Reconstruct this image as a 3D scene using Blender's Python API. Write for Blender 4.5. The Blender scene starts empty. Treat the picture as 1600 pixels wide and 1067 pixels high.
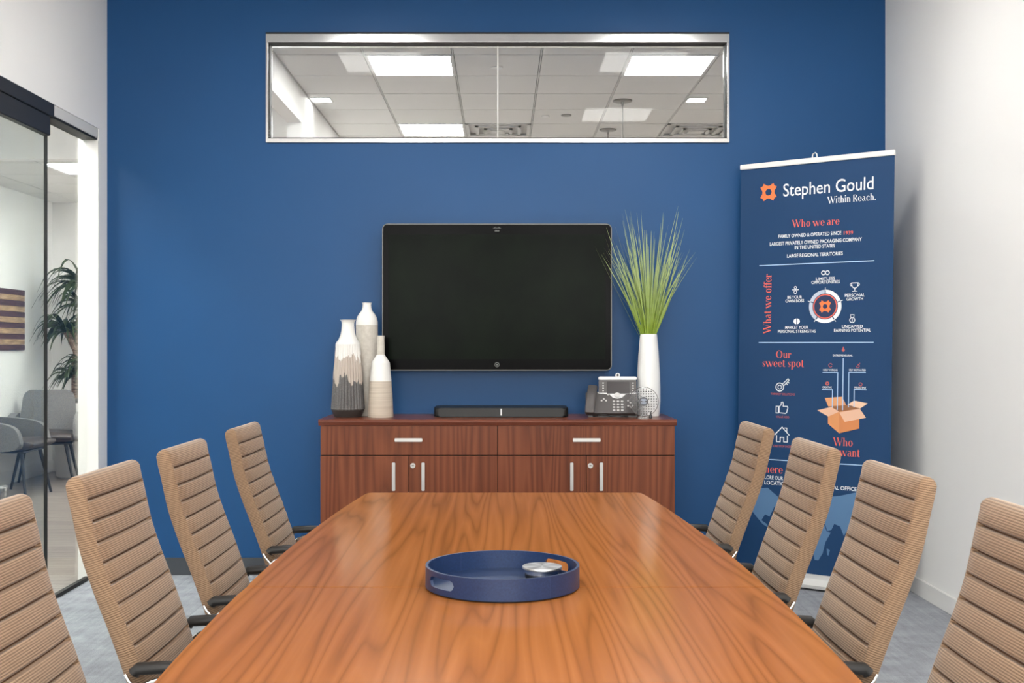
import bpy, bmesh, math, random
from mathutils import Vector, Matrix
R = math.radians
PI = math.pi
rnd = random.Random(7)
SC = bpy.context.scene
COL = SC.collection

# ------------------------------------------------------------------ camera, world, exposure
cam_d = bpy.data.cameras.new('camera')
cam_d.sensor_width = 36.0
cam_d.lens = 36.0 * 1784 / 1600
cam_d.shift_x = 17.0 / 1600
cam_d.shift_y = 6.5 / 1600
cam_d.clip_start = 0.02
cam_d.clip_end = 100
cam = bpy.data.objects.new('camera', cam_d)
COL.objects.link(cam)
cam.location = (0, 0, 1.30)
cam.rotation_euler = (R(90), 0, 0)
SC.camera = cam
SC.view_settings.view_transform = 'Standard'
SC.view_settings.look = 'None'
SC.view_settings.gamma = 1.0
SC.view_settings.use_curve_mapping = False
SC.view_settings.exposure = 0.82
W = bpy.data.worlds.new('daylight')
SC.world = W
W.use_nodes = True
W.node_tree.nodes['Background'].inputs['Color'].default_value = (1.0, 0.98, 0.95, 1)
W.node_tree.nodes['Background'].inputs['Strength'].default_value = 6.0
SC.cycles.max_bounces = 10
SC.cycles.diffuse_bounces = 5
SC.cycles.glossy_bounces = 5
SC.cycles.transparent_max_bounces = 16
SC.cycles.use_denoising = True
SC.cycles.denoising_prefilter = 'ACCURATE'
SC.cycles.sample_clamp_indirect = 8.0
SC.cycles.caustics_reflective = False
LIGHT_ROOM, LIGHT_NEXT, LIGHT_LOBBY = 5.4, 12.0, 15.5

# ------------------------------------------------------------------ node helpers
def s2l(c):
    return tuple((v / 12.92 if v <= 0.04045 else ((v + 0.055) / 1.055) ** 2.4) for v in (x / 255 for x in c))
def rgba(c): return (c[0], c[1], c[2], 1.0)
class NT:
    def __init__(s, name):
        s.m = bpy.data.materials.new(name); s.m.use_nodes = True
        s.t = s.m.node_tree; s.b = s.t.nodes['Principled BSDF']; s.out = s.t.nodes['Material Output']
    def n(s, typ, **kw):
        x = s.t.nodes.new(typ)
        for k, v in kw.items():
            if k in x.inputs: x.inputs[k].default_value = v
            else: setattr(x, k, v)
        return x
    def l(s, a, b): s.t.links.new(a, b)
    def coord(s, kind='Object', scale=(1, 1, 1), loc=(0, 0, 0)):
        c = s.n('ShaderNodeTexCoord'); m = s.n('ShaderNodeMapping')
        m.inputs['Scale'].default_value = scale; m.inputs['Location'].default_value = loc
        s.l(c.outputs[kind], m.inputs['Vector']); return m.outputs['Vector']
    def noise(s, vec, scale=5, detail=2, rough=.5, dist=0):
        x = s.n('ShaderNodeTexNoise', Scale=scale, Detail=detail, Roughness=rough, Distortion=dist)
        s.l(vec, x.inputs['Vector']); return x.outputs['Fac']
    def math(s, op, a, b=None, c=None):
        x = s.n('ShaderNodeMath', operation=op)
        for i, v in enumerate((a, b, c)):
            if v is None: continue
            if isinstance(v, (int, float)): x.inputs[i].default_value = v
            else: s.l(v, x.inputs[i])
        return x.outputs[0]
    def ramp(s, fac, stops, interp='LINEAR'):
        x = s.n('ShaderNodeValToRGB'); cr = x.color_ramp; cr.interpolation = interp
        while len(cr.elements) < len(stops): cr.elements.new(0.5)
        for e, (p, c) in zip(cr.elements, stops): e.position = p; e.color = rgba(c)
        s.l(fac, x.inputs['Fac']); return x.outputs['Color']
    def mix(s, fac, a, b, mode='MIX'):
        x = s.n('ShaderNodeMix', data_type='RGBA', blend_type=mode)
        for sock, v in ((x.inputs[0], fac), (x.inputs[6], a), (x.inputs[7], b)):
            if isinstance(v, (int, float)): sock.default_value = v
            elif isinstance(v, tuple): sock.default_value = rgba(v)
            else: s.l(v, sock)
        return x.outputs[2]
    def bump(s, h, strength=.3, dist=.002):
        x = s.n('ShaderNodeBump', Strength=strength, Distance=dist)
        s.l(h, x.inputs['Height']); s.l(x.outputs[0], s.b.inputs['Normal'])
    def col(s, v):
        if isinstance(v, tuple): s.b.inputs['Base Color'].default_value = rgba(v)
        else: s.l(v, s.b.inputs['Base Color'])
    def set(s, **kw):
        for k, v in kw.items(): s.b.inputs[k.replace('_', ' ')].default_value = v

def plain(name, c, rough=.5, metal=0.0, var=0.0, vs=6.0, spec=.5, coat=0.0):
    m = NT(name); c = s2l(c)
    if var:
        f = m.noise(m.coord(), vs, 3)
        m.col(m.ramp(f, [(.3, tuple(x * (1 - var) for x in c)), (.7, tuple(min(1, x * (1 + var)) for x in c))]))
    else: m.col(c)
    m.set(Roughness=rough, Metallic=metal, Specular_IOR_Level=spec, Coat_Weight=coat)
    return m.m
def emit(name, c, strength):
    m = NT(name); m.col((.8, .8, .8)); m.set(Emission_Color=rgba(s2l(c)), Emission_Strength=strength); m.m.cycles.emission_sampling = 'NONE'; return m.m
def glass(name, tint=(1, 1, 1), ior=1.45, rough=0.0, gain=1.0):
    m = NT(name); t = m.t
    tr = m.n('ShaderNodeBsdfTransparent'); tr.inputs['Color'].default_value = rgba(tint)
    gl = m.n('ShaderNodeBsdfGlossy', Roughness=rough); fr = m.n('ShaderNodeFresnel', IOR=ior)
    mx = m.n('ShaderNodeMixShader'); f = m.math('MULTIPLY', fr.outputs[0], gain)
    m.l(f, mx.inputs[0]); m.l(tr.outputs[0], mx.inputs[1]); m.l(gl.outputs[0], mx.inputs[2])
    m.l(mx.outputs[0], m.out.inputs['Surface']); t.nodes.remove(m.b); return m.m
def wood(name, dark, mid, light, grain='y', k=1.0, rough=.25, seed=0.0, lines=10.0, coat=.0, spec=.5, varnish=0.0):
    m = NT(name); d, c, li = s2l(dark), s2l(mid), s2l(light)
    ax = {'x': 0, 'y': 1, 'z': 2}[grain]
    sc = [8.0 * k] * 3; sc[ax] = .30 * k
    f = m.noise(m.coord(scale=tuple(sc), loc=(seed, seed * 1.7, seed * .3)), 1.0, 1.6, .42, .0)
    band = m.math('FRACT', m.math('MULTIPLY', f, lines))
    base = m.ramp(band, [(0, d), (.16, c), (.50, li), (.78, c), (.92, tuple(a * .5 + b * .5 for a, b in zip(c, d))), (1, d)])
    sf = [52 * k] * 3; sf[ax] = 1.1 * k
    fine = m.noise(m.coord(scale=tuple(sf), loc=(seed, 0, 0)), 1.0, 2, .55)
    sb = [1.3] * 3; sb[ax] = .35
    broad = m.noise(m.coord(scale=tuple(sb), loc=(seed + 3, 1, 0)), 1.0, 2, .5)
    c1 = m.mix(.42, base, m.ramp(fine, [(.3, tuple(x * .72 for x in c)), (.55, c), (.75, li)]))
    c2 = m.mix(.35, c1, m.ramp(broad, [(.3, tuple(x * .88 for x in c)), (.7, li)]))
    m.col(c2); m.set(Roughness=rough, Coat_Weight=coat, Coat_Roughness=.06, Specular_IOR_Level=spec)
    if varnish:                                            # thin satin varnish: fresnel reflection, limited, over the bare veneer
        di = m.n('ShaderNodeBsdfDiffuse'); gl = m.n('ShaderNodeBsdfGlossy', Roughness=rough); mx = m.n('ShaderNodeMixShader'); fr = m.n('ShaderNodeFresnel', IOR=1.38)
        m.l(c2, di.inputs['Color']); m.l(m.math('MINIMUM', m.math('MULTIPLY', fr.outputs[0], varnish), .20), mx.inputs[0])
        m.l(di.outputs[0], mx.inputs[1]); m.l(gl.outputs[0], mx.inputs[2]); m.l(mx.outputs[0], m.out.inputs['Surface'])
    return m.m

M = {}
def build_materials():
    M['white_wall'] = plain('white wall paint', (243, 242, 240), .6, var=.012, vs=1.5)
    M['white_trim'] = plain('white trim paint', (232, 231, 229), .4)
    M['black_base'] = plain('charcoal baseboard', (66, 70, 76), .45)
    m = NT('blue wall paint'); f = m.noise(m.coord(), 1.2, 2)
    a = s2l((33, 78, 126))
    m.col(m.ramp(f, [(.3, tuple(x * .96 for x in a)), (.7, tuple(x * 1.04 for x in a))]))
    m.set(Roughness=.38, Specular_IOR_Level=.22)
    fb = m.noise(m.coord(), 90, 2); m.bump(fb, .05, .001); M['blue_wall'] = m.m
    M['ceiling_tile'] = plain('mineral ceiling tile', (226, 225, 223), .9, var=.02, vs=60)
    M['grid'] = plain('white ceiling grid', (214, 214, 212), .5)
    M['void'] = plain('dark ceiling gap', (40, 40, 40), .9)
    # carpet tiles
    m = NT('grey carpet tile')
    ob = m.coord()
    fine = m.noise(ob, 260, 2, .7); mid = m.noise(ob, 9, 4, .65); streak = m.noise(m.coord(scale=(60, 4, 1)), 1.0, 3, .6)
    br = m.n('ShaderNodeTexBrick', Scale=1.0, offset=.5); m.l(ob, br.inputs['Vector'])
    br.inputs['Brick Width'].default_value = .5; br.inputs['Row Height'].default_value = .5; br.inputs['Mortar Size'].default_value = .002
    br.inputs['Color1'].default_value = rgba(s2l((158, 162, 168))); br.inputs['Color2'].default_value = rgba(s2l((134, 137, 143)))
    br.inputs['Mortar'].default_value = rgba(s2l((92, 94, 98)))
    c = m.mix(.55, br.outputs['Color'], m.ramp(fine, [(.3, s2l((104, 107, 113))), (.7, s2l((192, 195, 200)))]))
    c = m.mix(.4, c, m.ramp(m.math('ADD', m.math('MULTIPLY', mid, .6), m.math('MULTIPLY', streak, .4)), [(.35, s2l((116, 119, 126))), (.65, s2l((186, 190, 196)))]))
    m.col(c); m.set(Roughness=.95, Specular_IOR_Level=.1); m.bump(fine, .5, .004); M['carpet'] = m.m
    # plank floor of the lobby
    m = NT('grey brown plank floor'); ob = m.coord()
    br = m.n('ShaderNodeTexBrick', Scale=1.0, offset=.37); mp = m.coord(scale=(1, 1, 1)); m.l(mp, br.inputs['Vector'])
    br.inputs['Brick Width'].default_value = 1.2; br.inputs['Row Height'].default_value = .18; br.inputs['Mortar Size'].default_value = .002
    br.inputs['Color1'].default_value = rgba(s2l((150, 140, 132))); br.inputs['Color2'].default_value = rgba(s2l((118, 108, 101)))
    br.inputs['Mortar'].default_value = rgba(s2l((82, 75, 70)))
    g = m.noise(m.coord(scale=(2.2, 26, 1)), 1.0, 5, .65, .6)
    m.col(m.mix(.5, br.outputs['Color'], m.ramp(g, [(.3, s2l((92, 83, 77))), (.7, s2l((176, 167, 159)))])))
    m.set(Roughness=.28); M['plank'] = m.m
    M['table_wood'] = wood('orange cherry table veneer', (106, 60, 28), (154, 95, 50), (172, 110, 62), 'y', 1.0, .13, 2.0, 13.0, varnish=.64)
    M['table_edge'] = wood('cherry table edge', (120, 60, 26), (165, 90, 42), (190, 112, 58), 'y', 1.2, .25, 5.0)
    M['cab_wood'] = wood('red brown walnut veneer', (64, 31, 17), (108, 56, 35), (140, 82, 55), 'z', .95, .32, 4.3, 12.0, spec=.25)
    M['cab_top'] = wood('walnut credenza top', (78, 36, 24), (112, 58, 40), (130, 72, 50), 'x', 1.3, .276, 7.7, 9.0, spec=.35)
    M['cab_dark'] = plain('dark cabinet gap', (44, 24, 17), .7)
    M['nickel'] = plain('brushed nickel', (205, 203, 200), .32, 1.0)
    M['chrome'] = plain('polished chrome', (238, 238, 238), .16, 1.0)
    M['alum'] = plain('satin aluminium', (226, 226, 226), .22, 1.0)
    M['dark_metal'] = plain('dark anodised metal', (62, 62, 64), .4, .6)
    M['emblem'] = plain('dark award emblem', (38, 36, 48), .3)
    M['black_gap'] = plain('black rubber seal', (16, 16, 17), .6)
    M['black_plastic'] = plain('black plastic', (17, 18, 19), .42)
    M['black_soft'] = plain('black armrest rubber', (34, 33, 33), .42)
    M['grey_plastic'] = plain('charcoal phone plastic', (82, 78, 78), .42)
    M['grey_key'] = plain('light phone key', (205, 203, 202), .4)
    M['silver_plastic'] = plain('silver phone plastic', (226, 226, 227), .3)
    M['screen_lcd'] = plain('dark grey lcd', (64, 60, 62), .12)
    m = NT('black display glass'); f = m.noise(m.coord(), 5, 3)
    m.col(m.ramp(f, [(.3, s2l((13, 17, 14))), (.7, s2l((19, 26, 19)))])); m.set(Roughness=.22, Specular_IOR_Level=.03); M['screen'] = m.m
    M['bezel'] = plain('black display bezel', (8, 8, 9), .2, spec=.04)
    M['bezel_edge'] = plain('grey display edge', (104, 104, 100), .45, .5)
    M['logo_grey'] = plain('grey printed mark', (118, 120, 118), .5)
    M['white_mark'] = plain('white printed mark', (236, 238, 240), .5)
    # chair fabric: horizontal ribs along v of the uv map
    m = NT('ribbed taupe fabric')
    uv = m.n('ShaderNodeTexCoord'); sep = m.n('ShaderNodeSeparateXYZ'); m.l(uv.outputs['UV'], sep.inputs[0])
    wob = m.noise(m.coord('UV', scale=(14, 300, 1)), 1.0, 2, .6)
    ph = m.math('ADD', m.math('MULTIPLY', sep.outputs[1], 2 * PI / .0046), m.math('MULTIPLY', wob, 2.4))
    rib = m.math('MULTIPLY_ADD', m.math('SINE', ph), .5, .5)
    fuzz = m.noise(m.coord('UV', scale=(420, 420, 1)), 1.0, 2, .7)
    c = m.ramp(rib, [(0, s2l((88, 66, 49))), (.35, s2l((128, 102, 80))), (1, s2l((154, 126, 101)))])
    c = m.mix(.3, c, m.ramp(fuzz, [(.3, s2l((106, 84, 65))), (.7, s2l((174, 146, 120)))]))
    m.col(c); m.set(Roughness=.85, Specular_IOR_Level=.2, Sheen_Weight=.25, Sheen_Roughness=.4)
    m.bump(m.math('ADD', rib, m.math('MULTIPLY', fuzz, .4)), .45, .0012); M['fabric'] = m.m
    m = NT('dark brown seam'); m.col(s2l((92, 64, 44))); m.set(Roughness=.9); M['seam'] = m.m  # groove bottoms get a darker brown than the fabric
    # ceramics
    M['white_gloss'] = plain('white vase ceramic', (240, 240, 239), .28)
    m = NT('speckled cream ceramic'); f = m.noise(m.coord(), 60, 3, .7)
    m.col(m.ramp(f, [(.3, s2l((196, 189, 178))), (.7, s2l((212, 206, 196)))])); m.set(Roughness=.5); M['cream'] = m.m
    M['cream_white'] = plain('off white glaze', (234, 232, 228), .35)
    m = NT('sand ceramic'); f = m.noise(m.coord(scale=(3, 3, 130)), 1.0, 3)
    m.col(m.ramp(f, [(.3, s2l((184, 170, 154))), (.7, s2l((208, 196, 181)))])); m.set(Roughness=.6); M['sand'] = m.m
    m = NT('reactive glaze'); tc = m.n('ShaderNodeTexCoord'); sp = m.n('ShaderNodeSeparateXYZ'); m.l(tc.outputs['Object'], sp.inputs[0])
    j = m.noise(m.coord(scale=(26, 26, 3.5)), 1.0, 3, .6); j2 = m.noise(m.coord(scale=(34, 34, 5), loc=(4, 4, 4)), 1.0, 3, .6)
    spk = m.noise(m.coord(), 300, 2)
    z = sp.outputs[2]
    low = m.math('GREATER_THAN', m.math('ADD', z, m.math('MULTIPLY_ADD', j, .30, -.15)), .205)
    top = m.math('GREATER_THAN', m.math('ADD', z, m.math('MULTIPLY_ADD', j2, .26, -.13)), .318)
    dk = m.ramp(spk, [(.35, s2l((74, 72, 72))), (.7, s2l((112, 109, 108)))])
    c = m.mix(low, dk, s2l((186, 173, 162))); c = m.mix(top, c, s2l((232, 229, 224)))
    neck = m.math('GREATER_THAN', z, .397); c = m.mix(neck, c, s2l((238, 237, 235)))
    foot = m.math('LESS_THAN', z, .043); c = m.mix(foot, c, s2l((58, 54, 52)))
    m.col(c); m.set(Roughness=.4); M['reactive'] = m.m
    # tray
    m = NT('navy leatherette'); f = m.noise(m.coord(), 220, 2)
    m.col(m.ramp(f, [(.3, s2l((24, 43, 78))), (.7, s2l((31, 52, 90)))])); m.set(Roughness=.38); m.bump(f, .08, .0006); M['navy'] = m.m
    m = NT('radial brushed steel'); tc = m.n('ShaderNodeTexCoord'); gr = m.n('ShaderNodeTexGradient', gradient_type='RADIAL'); m.l(tc.outputs['Object'], gr.inputs[0])
    cs = m.math('SINE', m.math('MULTIPLY', gr.outputs['Fac'], 2 * PI * 5))
    m.col(m.ramp(m.math('MULTIPLY_ADD', cs, .5, .5), [(0, (.50, .49, .48)), (1, (.88, .87, .86))])); m.set(Roughness=.38, Metallic=1.0); M['steel'] = m.m
    # banner
    m = NT('navy banner vinyl'); m.col(s2l((28, 64, 104))); m.set(Roughness=.5, Specular_IOR_Level=.25); M['banner'] = m.m
    for k, c in dict(p_white=(238, 242, 246), p_coral=(232, 104, 88), p_orange=(242, 124, 66), p_sky=(170, 200, 232), p_navy=(30, 48, 88), p_map=(86, 124, 164), p_grey=(188, 200, 218),
                     p_dim=(186, 92, 92), p_c1=(226, 160, 112), p_c2=(232, 186, 158), p_c3=(150, 98, 62), p_c4=(240, 200, 170), p_c5=(222, 150, 96), p_c6=(212, 134, 82)).items():
        M[k] = plain('print ' + k[2:], c, .45)
    # plants
    m = NT('grass blade green'); tc = m.n('ShaderNodeTexCoord'); sp = m.n('ShaderNodeSeparateXYZ'); m.l(tc.outputs['Object'], sp.inputs[0])
    f = m.noise(m.coord(), 40, 2)
    c = m.ramp(m.math('ADD', m.math('MULTIPLY', sp.outputs[2], 1.15), m.math('MULTIPLY', f, .25)), [(.25, s2l((96, 122, 26))), (.6, s2l((134, 158, 44))), (.95, s2l((172, 190, 128)))])
    m.col(c); m.set(Roughness=.5); M['grass'] = m.m
    m = NT('dark strap leaf'); f = m.noise(m.coord(), 12, 2)
    m.col(m.ramp(f, [(.3, s2l((30, 42, 26))), (.7, s2l((70, 88, 50)))])); m.set(Roughness=.4); M['leaf'] = m.m
    m = NT('cane bark'); f = m.noise(m.coord(scale=(30, 30, 60)), 1.0, 3)
    m.col(m.ramp(f, [(.35, s2l((86, 68, 58))), (.65, s2l((160, 138, 122)))])); m.set(Roughness=.9); M['bark'] = m.m
    M['soil'] = plain('dark soil', (52, 46, 42), .95, var=.3, vs=60)
    m = NT('grey tweed upholstery'); f = m.noise(m.coord(scale=(1, 1, 2)), 130, 3, .75)
    m.col(m.ramp(f, [(.3, s2l((92, 91, 90))), (.7, s2l((140, 139, 138)))])); m.set(Roughness=.95, Specular_IOR_Level=.1); M['tweed'] = m.m
    M['dark_seat'] = plain('dark seat leather', (66, 58, 54), .4)
    M['black_leg'] = plain('black powder coat', (30, 31, 33), .45)
    m = NT('dark red stained board'); f = m.noise(m.coord(scale=(1, 3, 40)), 1.0, 3)
    m.col(m.ramp(f, [(.3, s2l((58, 32, 34))), (.7, s2l((88, 54, 52)))])); m.set(Roughness=.7); M['board_dark'] = m.m
    m = NT('natural tan board'); f = m.noise(m.coord(scale=(1, 5, 60)), 1.0, 4)
    m.col(m.ramp(f, [(.3, s2l((128, 98, 68))), (.7, s2l((190, 160, 122)))])); m.set(Roughness=.7); M['board_tan'] = m.m
    M['glass'] = glass('clear pane', (.985, .995, .99), 1.45, gain=.3)
    M['glass_door'] = glass('clear door pane', (.96, .98, .97), 1.4, gain=.15)
    M['acrylic'] = glass('clear acrylic', (.975, .975, .98), 1.5, .03, 1.0)
    M['acrylic_edge'] = plain('polished acrylic rim', (120, 116, 118), .2)
    M['light_room'] = emit('lit troffer diffuser', (255, 252, 246), LIGHT_ROOM)
    M['light_next'] = emit('lit diffuser beyond window', (255, 254, 250), LIGHT_NEXT)
    M['light_lobby'] = emit('lit lobby diffuser', (255, 254, 250), LIGHT_LOBBY)
    M['fixture'] = plain('white fixture metal', (232, 232, 231), .5)
    M['vent_metal'] = plain('white vent metal', (206, 205, 203), .5)
    M['tiny_grey'] = plain('grey canopy metal', (146, 144, 140), .35, .6)
build_materials()

# ------------------------------------------------------------------ mesh helpers
class MB:
    def __init__(s): s.bm = bmesh.new(); s.mi = 0; s.X = Matrix.Identity(4); s.uv = None
    def _v(s, p): return s.bm.verts.new(s.X @ Vector(p))
    def _f(s, vs):
        try: f = s.bm.faces.new(vs)
        except ValueError: return None
        f.material_index = s.mi; return f
    def box(s, x0, x1, y0, y1, z0, z1, bev=0.0, seg=2):
        before = set(s.bm.faces)
        v = [s._v(p) for p in ((x0, y0, z0), (x1, y0, z0), (x1, y1, z0), (x0, y1, z0), (x0, y0, z1), (x1, y0, z1), (x1, y1, z1), (x0, y1, z1))]
        fs = [s._f([v[i] for i in q]) for q in ((3, 2, 1, 0), (4, 5, 6, 7), (0, 1, 5, 4), (1, 2, 6, 5), (2, 3, 7, 6), (3, 0, 4, 7))]
        if bev > 0:
            es = list({e for f in fs for e in f.edges})
            r = bmesh.ops.bevel(s.bm, geom=es, offset=bev, segments=seg, affect='EDGES', clamp_overlap=True)
            for f in r['faces']: f.material_index = s.mi
        return s
    def prism(s, pts, d0, d1, axis='z', bev=0.0):
        """polygon pts (2d) extruded along axis from d0 to d1"""
        def P(a, b, d): return (a, b, d) if axis == 'z' else (a, d, b) if axis == 'y' else (d, a, b)
        A = [s._v(P(a, b, d0)) for a, b in pts]; B = [s._v(P(a, b, d1)) for a, b in pts]
        fs = [s._f(A[::-1]), s._f(B)]
        n = len(pts)
        for i in range(n): fs.append(s._f([A[i], A[(i + 1) % n], B[(i + 1) % n], B[i]]))
        fs = [f for f in fs if f]
        if bev > 0:
            es = list({e for f in fs[:2] for e in f.edges})
            r = bmesh.ops.bevel(s.bm, geom=es, offset=bev, segments=2, affect='EDGES', clamp_overlap=True)
            for f in r['faces']: f.material_index = s.mi
        return s
    def lathe(s, prof, n=32, c=(0, 0), caps=True, flute=0, famp=0.0, fr=(0, 1e9)):
        rings = []
        for r, z in prof:
            ring = []
            for i in range(n):
                a = 2 * PI * i / n
                rr = r * (1 + (famp * abs(math.cos(a * flute / 2)) - famp if flute and fr[0] <= z <= fr[1] else 0))
                ring.append(s._v((c[0] + rr * math.cos(a), c[1] + rr * math.sin(a), z)))
            rings.append(ring)
        for a, b in zip(rings, rings[1:]):
            for i in range(n): s._f([a[i], a[(i + 1) % n], b[(i + 1) % n], b[i]])
        if caps:
            s._f(rings[0][::-1]); s._f(rings[-1])
        return s
    def cyl(s, p0, p1, r, n=16, r1=None):
        p0, p1 = Vector(p0), Vector(p1); d = (p1 - p0); q = d.to_track_quat('Z', 'Y').to_matrix()
        r1 = r if r1 is None else r1
        A, B = [], []
        for i in range(n):
            a = 2 * PI * i / n; o = q @ Vector((math.cos(a), math.sin(a), 0))
            A.append(s._v(p0 + o * r)); B.append(s._v(p1 + o * r1))
        for i in range(n): s._f([A[i], A[(i + 1) % n], B[(i + 1) % n], B[i]])
        s._f(A[::-1]); s._f(B); return s
    def tube(s, pts, prof, up=(0, 0, 1), closed=False):
        """sweep a closed 2d profile (side, up) along pts; prof may be a radius"""
        if isinstance(prof, (int, float)): prof = [(prof * math.cos(2 * PI * i / 10), prof * math.sin(2 * PI * i / 10)) for i in range(10)]
        pts = [Vector(p) for p in pts]; rings = []; upv = Vector(up)
        for i, p in enumerate(pts):
            t = (pts[min(i + 1, len(pts) - 1)] - pts[max(i - 1, 0)]).normalized()
            sd = t.cross(upv); sd = sd.normalized() if sd.length > 1e-5 else Vector((1, 0, 0))
            u = sd.cross(t)
            rings.append([s._v(p + sd * a + u * b) for a, b in prof])
        n = len(prof)
        for a, b in zip(rings, rings[1:]):
            for i in range(n): s._f([a[i], a[(i + 1) % n], b[(i + 1) % n], b[i]])
        s._f(rings[0][::-1]); s._f(rings[-1]); return s
    def build(s, name, mats, parent=None, smooth=True, ang=35, loc=None):
        bmesh.ops.recalc_face_normals(s.bm, faces=s.bm.faces[:])
        me = bpy.data.meshes.new(name); s.bm.to_mesh(me); s.bm.free()
        for m in (mats if isinstance(mats, (list, tuple)) else [mats]): me.materials.append(m)
        if smooth:
            for p in me.polygons: p.use_smooth = True
            me.set_sharp_from_angle(angle=R(ang))
        o = bpy.data.objects.new(name, me); COL.objects.link(o)
        if parent: o.parent = parent
        if loc: o.location = loc
        return o
def bx(*a, **k): return MB().box(*a, **k)
def empty(name, loc=(0, 0, 0), rz=0.0):
    o = bpy.data.objects.new(name, None); COL.objects.link(o); o.location = loc; o.rotation_euler = (0, 0, rz); o.empty_display_size = .1
    return o
def tag(o, label, cat, group=None):
    o['label'] = label; o['category'] = cat
    if group: o['group'] = group
    return o
def struct(o): o['kind'] = 'structure'; return o
def copy_tree(o, parent=None):
    c = o.copy(); COL.objects.link(c)
    if parent: c.parent = parent
    for ch in list(o.children): copy_tree(ch, c)
    return c
def rrect(x0, x1, y0, y1, r, n=6):
    p = []
    for cx, cy, a0 in ((x1 - r, y1 - r, 0), (x0 + r, y1 - r, 90), (x0 + r, y0 + r, 180), (x1 - r, y0 + r, 270)):
        for i in range(n + 1):
            a = R(a0 + 90 * i / n); p.append((cx + r * math.cos(a), cy + r * math.sin(a)))
    return p
def flat_shape(loops):
    """2d filled outline(s) with holes -> (verts, faces)"""
    cu = bpy.data.curves.new('outline', 'CURVE'); cu.dimensions = '2D'; cu.fill_mode = 'BOTH'
    for lp in loops:
        sp = cu.splines.new('POLY'); sp.points.add(len(lp) - 1)
        for p, q in zip(sp.points, lp): p.co = (q[0], q[1], 0, 1)
        sp.use_cyclic_u = True
    o = bpy.data.objects.new('outline', cu); me = bpy.data.meshes.new_from_object(o)
    r = ([tuple(v.co) for v in me.vertices], [tuple(p.vertices) for p in me.polygons])
    bpy.data.objects.remove(o); bpy.data.curves.remove(cu); bpy.data.meshes.remove(me); return r
def text_shape(txt, size=1.0, align='LEFT', bold=0.0, spacing=1.0):
    cu = bpy.data.curves.new('lettering', 'FONT'); cu.body = txt; cu.size = size; cu.align_x = align; cu.offset = bold; cu.space_character = spacing; cu.resolution_u = 4
    o = bpy.data.objects.new('lettering', cu); me = bpy.data.meshes.new_from_object(o)
    r = ([tuple(v.co) for v in me.vertices], [tuple(p.vertices) for p in me.polygons])
    bpy.data.objects.remove(o); bpy.data.curves.remove(cu); bpy.data.meshes.remove(me); return r

# ------------------------------------------------------------------ the setting
XL, XR, YB, ZC = -2.236, 2.18, 6.48, 3.30
YR = -1.4
WX0, WX1, WZ0, WZ1 = -1.333, 1.293, 2.450, 3.069      # clerestory opening
struct(bx(XL - .055, XR + .12, YR - .12, YB + .12, -.05, 0).build('floor', M['carpet']))
struct(bx(-4.76, XL - .055, 1.0, 11.92, -.05, 0).box(XL - .055, 5.1, YB + .12, 16.1, -.05, 0).build('floor_lobby', M['plank']))
b = MB().box(XL, XR, YB, YB + .12, 0, WZ0).box(XL, XR, YB, YB + .12, WZ1, 3.42).box(XL, WX0, YB, YB + .12, WZ0, WZ1).box(WX1, XR, YB, YB + .12, WZ0, WZ1)
struct(b.build('wall_front', M['blue_wall'], smooth=False))
struct(bx(XR, XR + .12, YR - .12, YB + .12, 0, 3.42).build('wall_right', M['white_wall'], smooth=False))
b = MB().box(XL - .114, XL, YR, 4.5, 0, 3.42).box(XL - .114, XL, 4.5, YB + .12, 2.507, 3.42).box(XL - .114, XL, 6.35, YB + .12, 0, 2.507)
struct(b.build('wall_left', M['white_wall'], smooth=False))
# rear wall with two daylight windows behind the camera
b = MB().box(XL - .114, XR + .12, YR - .12, YR, 0, 1.2).box(XL - .114, XR + .12, YR - .12, YR, 3.0, 3.42)
for x0, x1 in ((XL - .114, -1.8), (-.15, .15), (1.8, XR + .12)): b.box(x0, x1, YR - .12, YR, 1.2, 3.0)
struct(b.build('wall_rear', M['white_wall'], smooth=False))
# baseboards
struct(bx(XL, XR, YB - .012, YB, 0, .098, bev=.002).build('baseboard_front', M['black_base']))
struct(bx(XR - .012, XR, YR, YB - .012, 0, .09, bev=.003).build('baseboard_right', M['white_trim']))
struct(bx(XL, XL + .012, 6.36, YB - .012, 0, .09, bev=.003).build('baseboard_left', M['white_trim']))

def ceiling(name, x0, x1, y0, y1, z, ox, oy, skip=(), s=.61):
    """lay-in ceiling: inset tiles in a grid of bars below a dark slab"""
    t = MB(); g = MB()
    i0 = math.floor((x0 - ox) / s); i1 = math.ceil((x1 - ox) / s); j0 = math.floor((y0 - oy) / s); j1 = math.ceil((y1 - oy) / s)
    for i in range(i0, i1):
        for j in range(j0, j1):
            if (i, j) in skip: continue
            a0, a1 = max(x0, ox + i * s + .009), min(x1, ox + (i + 1) * s - .009)
            c0, c1 = max(y0, oy + j * s + .006), min(y1, oy + (j + 1) * s - .006)
            if a1 - a0 > .01 and c1 - c0 > .01: t.box(a0, a1, c0, c1, z, z + .014)
    for i in range(i0, i1 + 1):
        x = ox + i * s
        if x0 < x < x1: g.box(x - .0045, x + .0045, y0, y1, z + .001, z + .02)
    for j in range(j0, j1 + 1):
        y = oy + j * s
        if y0 < y < y1: g.box(x0, x1, y - .0045, y + .0045, z + .0025, z + .02)
    c = struct(t.build(name, M['ceiling_tile'], smooth=False))
    k = g.build('ceiling_grid', M['grid'], c, smooth=False)
    d = bx(x0, x1, y0, y1, z + .09, z + .12).build('ceiling_slab', M['void'], c, smooth=False)
    return c
ROOM_SPOTS = [(x, y) for y in (4.70, 2.80, .97, -.86) for x in (-1.14, .69) if (x, y) != (-1.14, 2.80)]
def cell(ox, oy, x, y, s=.61): return (round((x - ox) / s), round((y - oy) / s))
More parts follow.
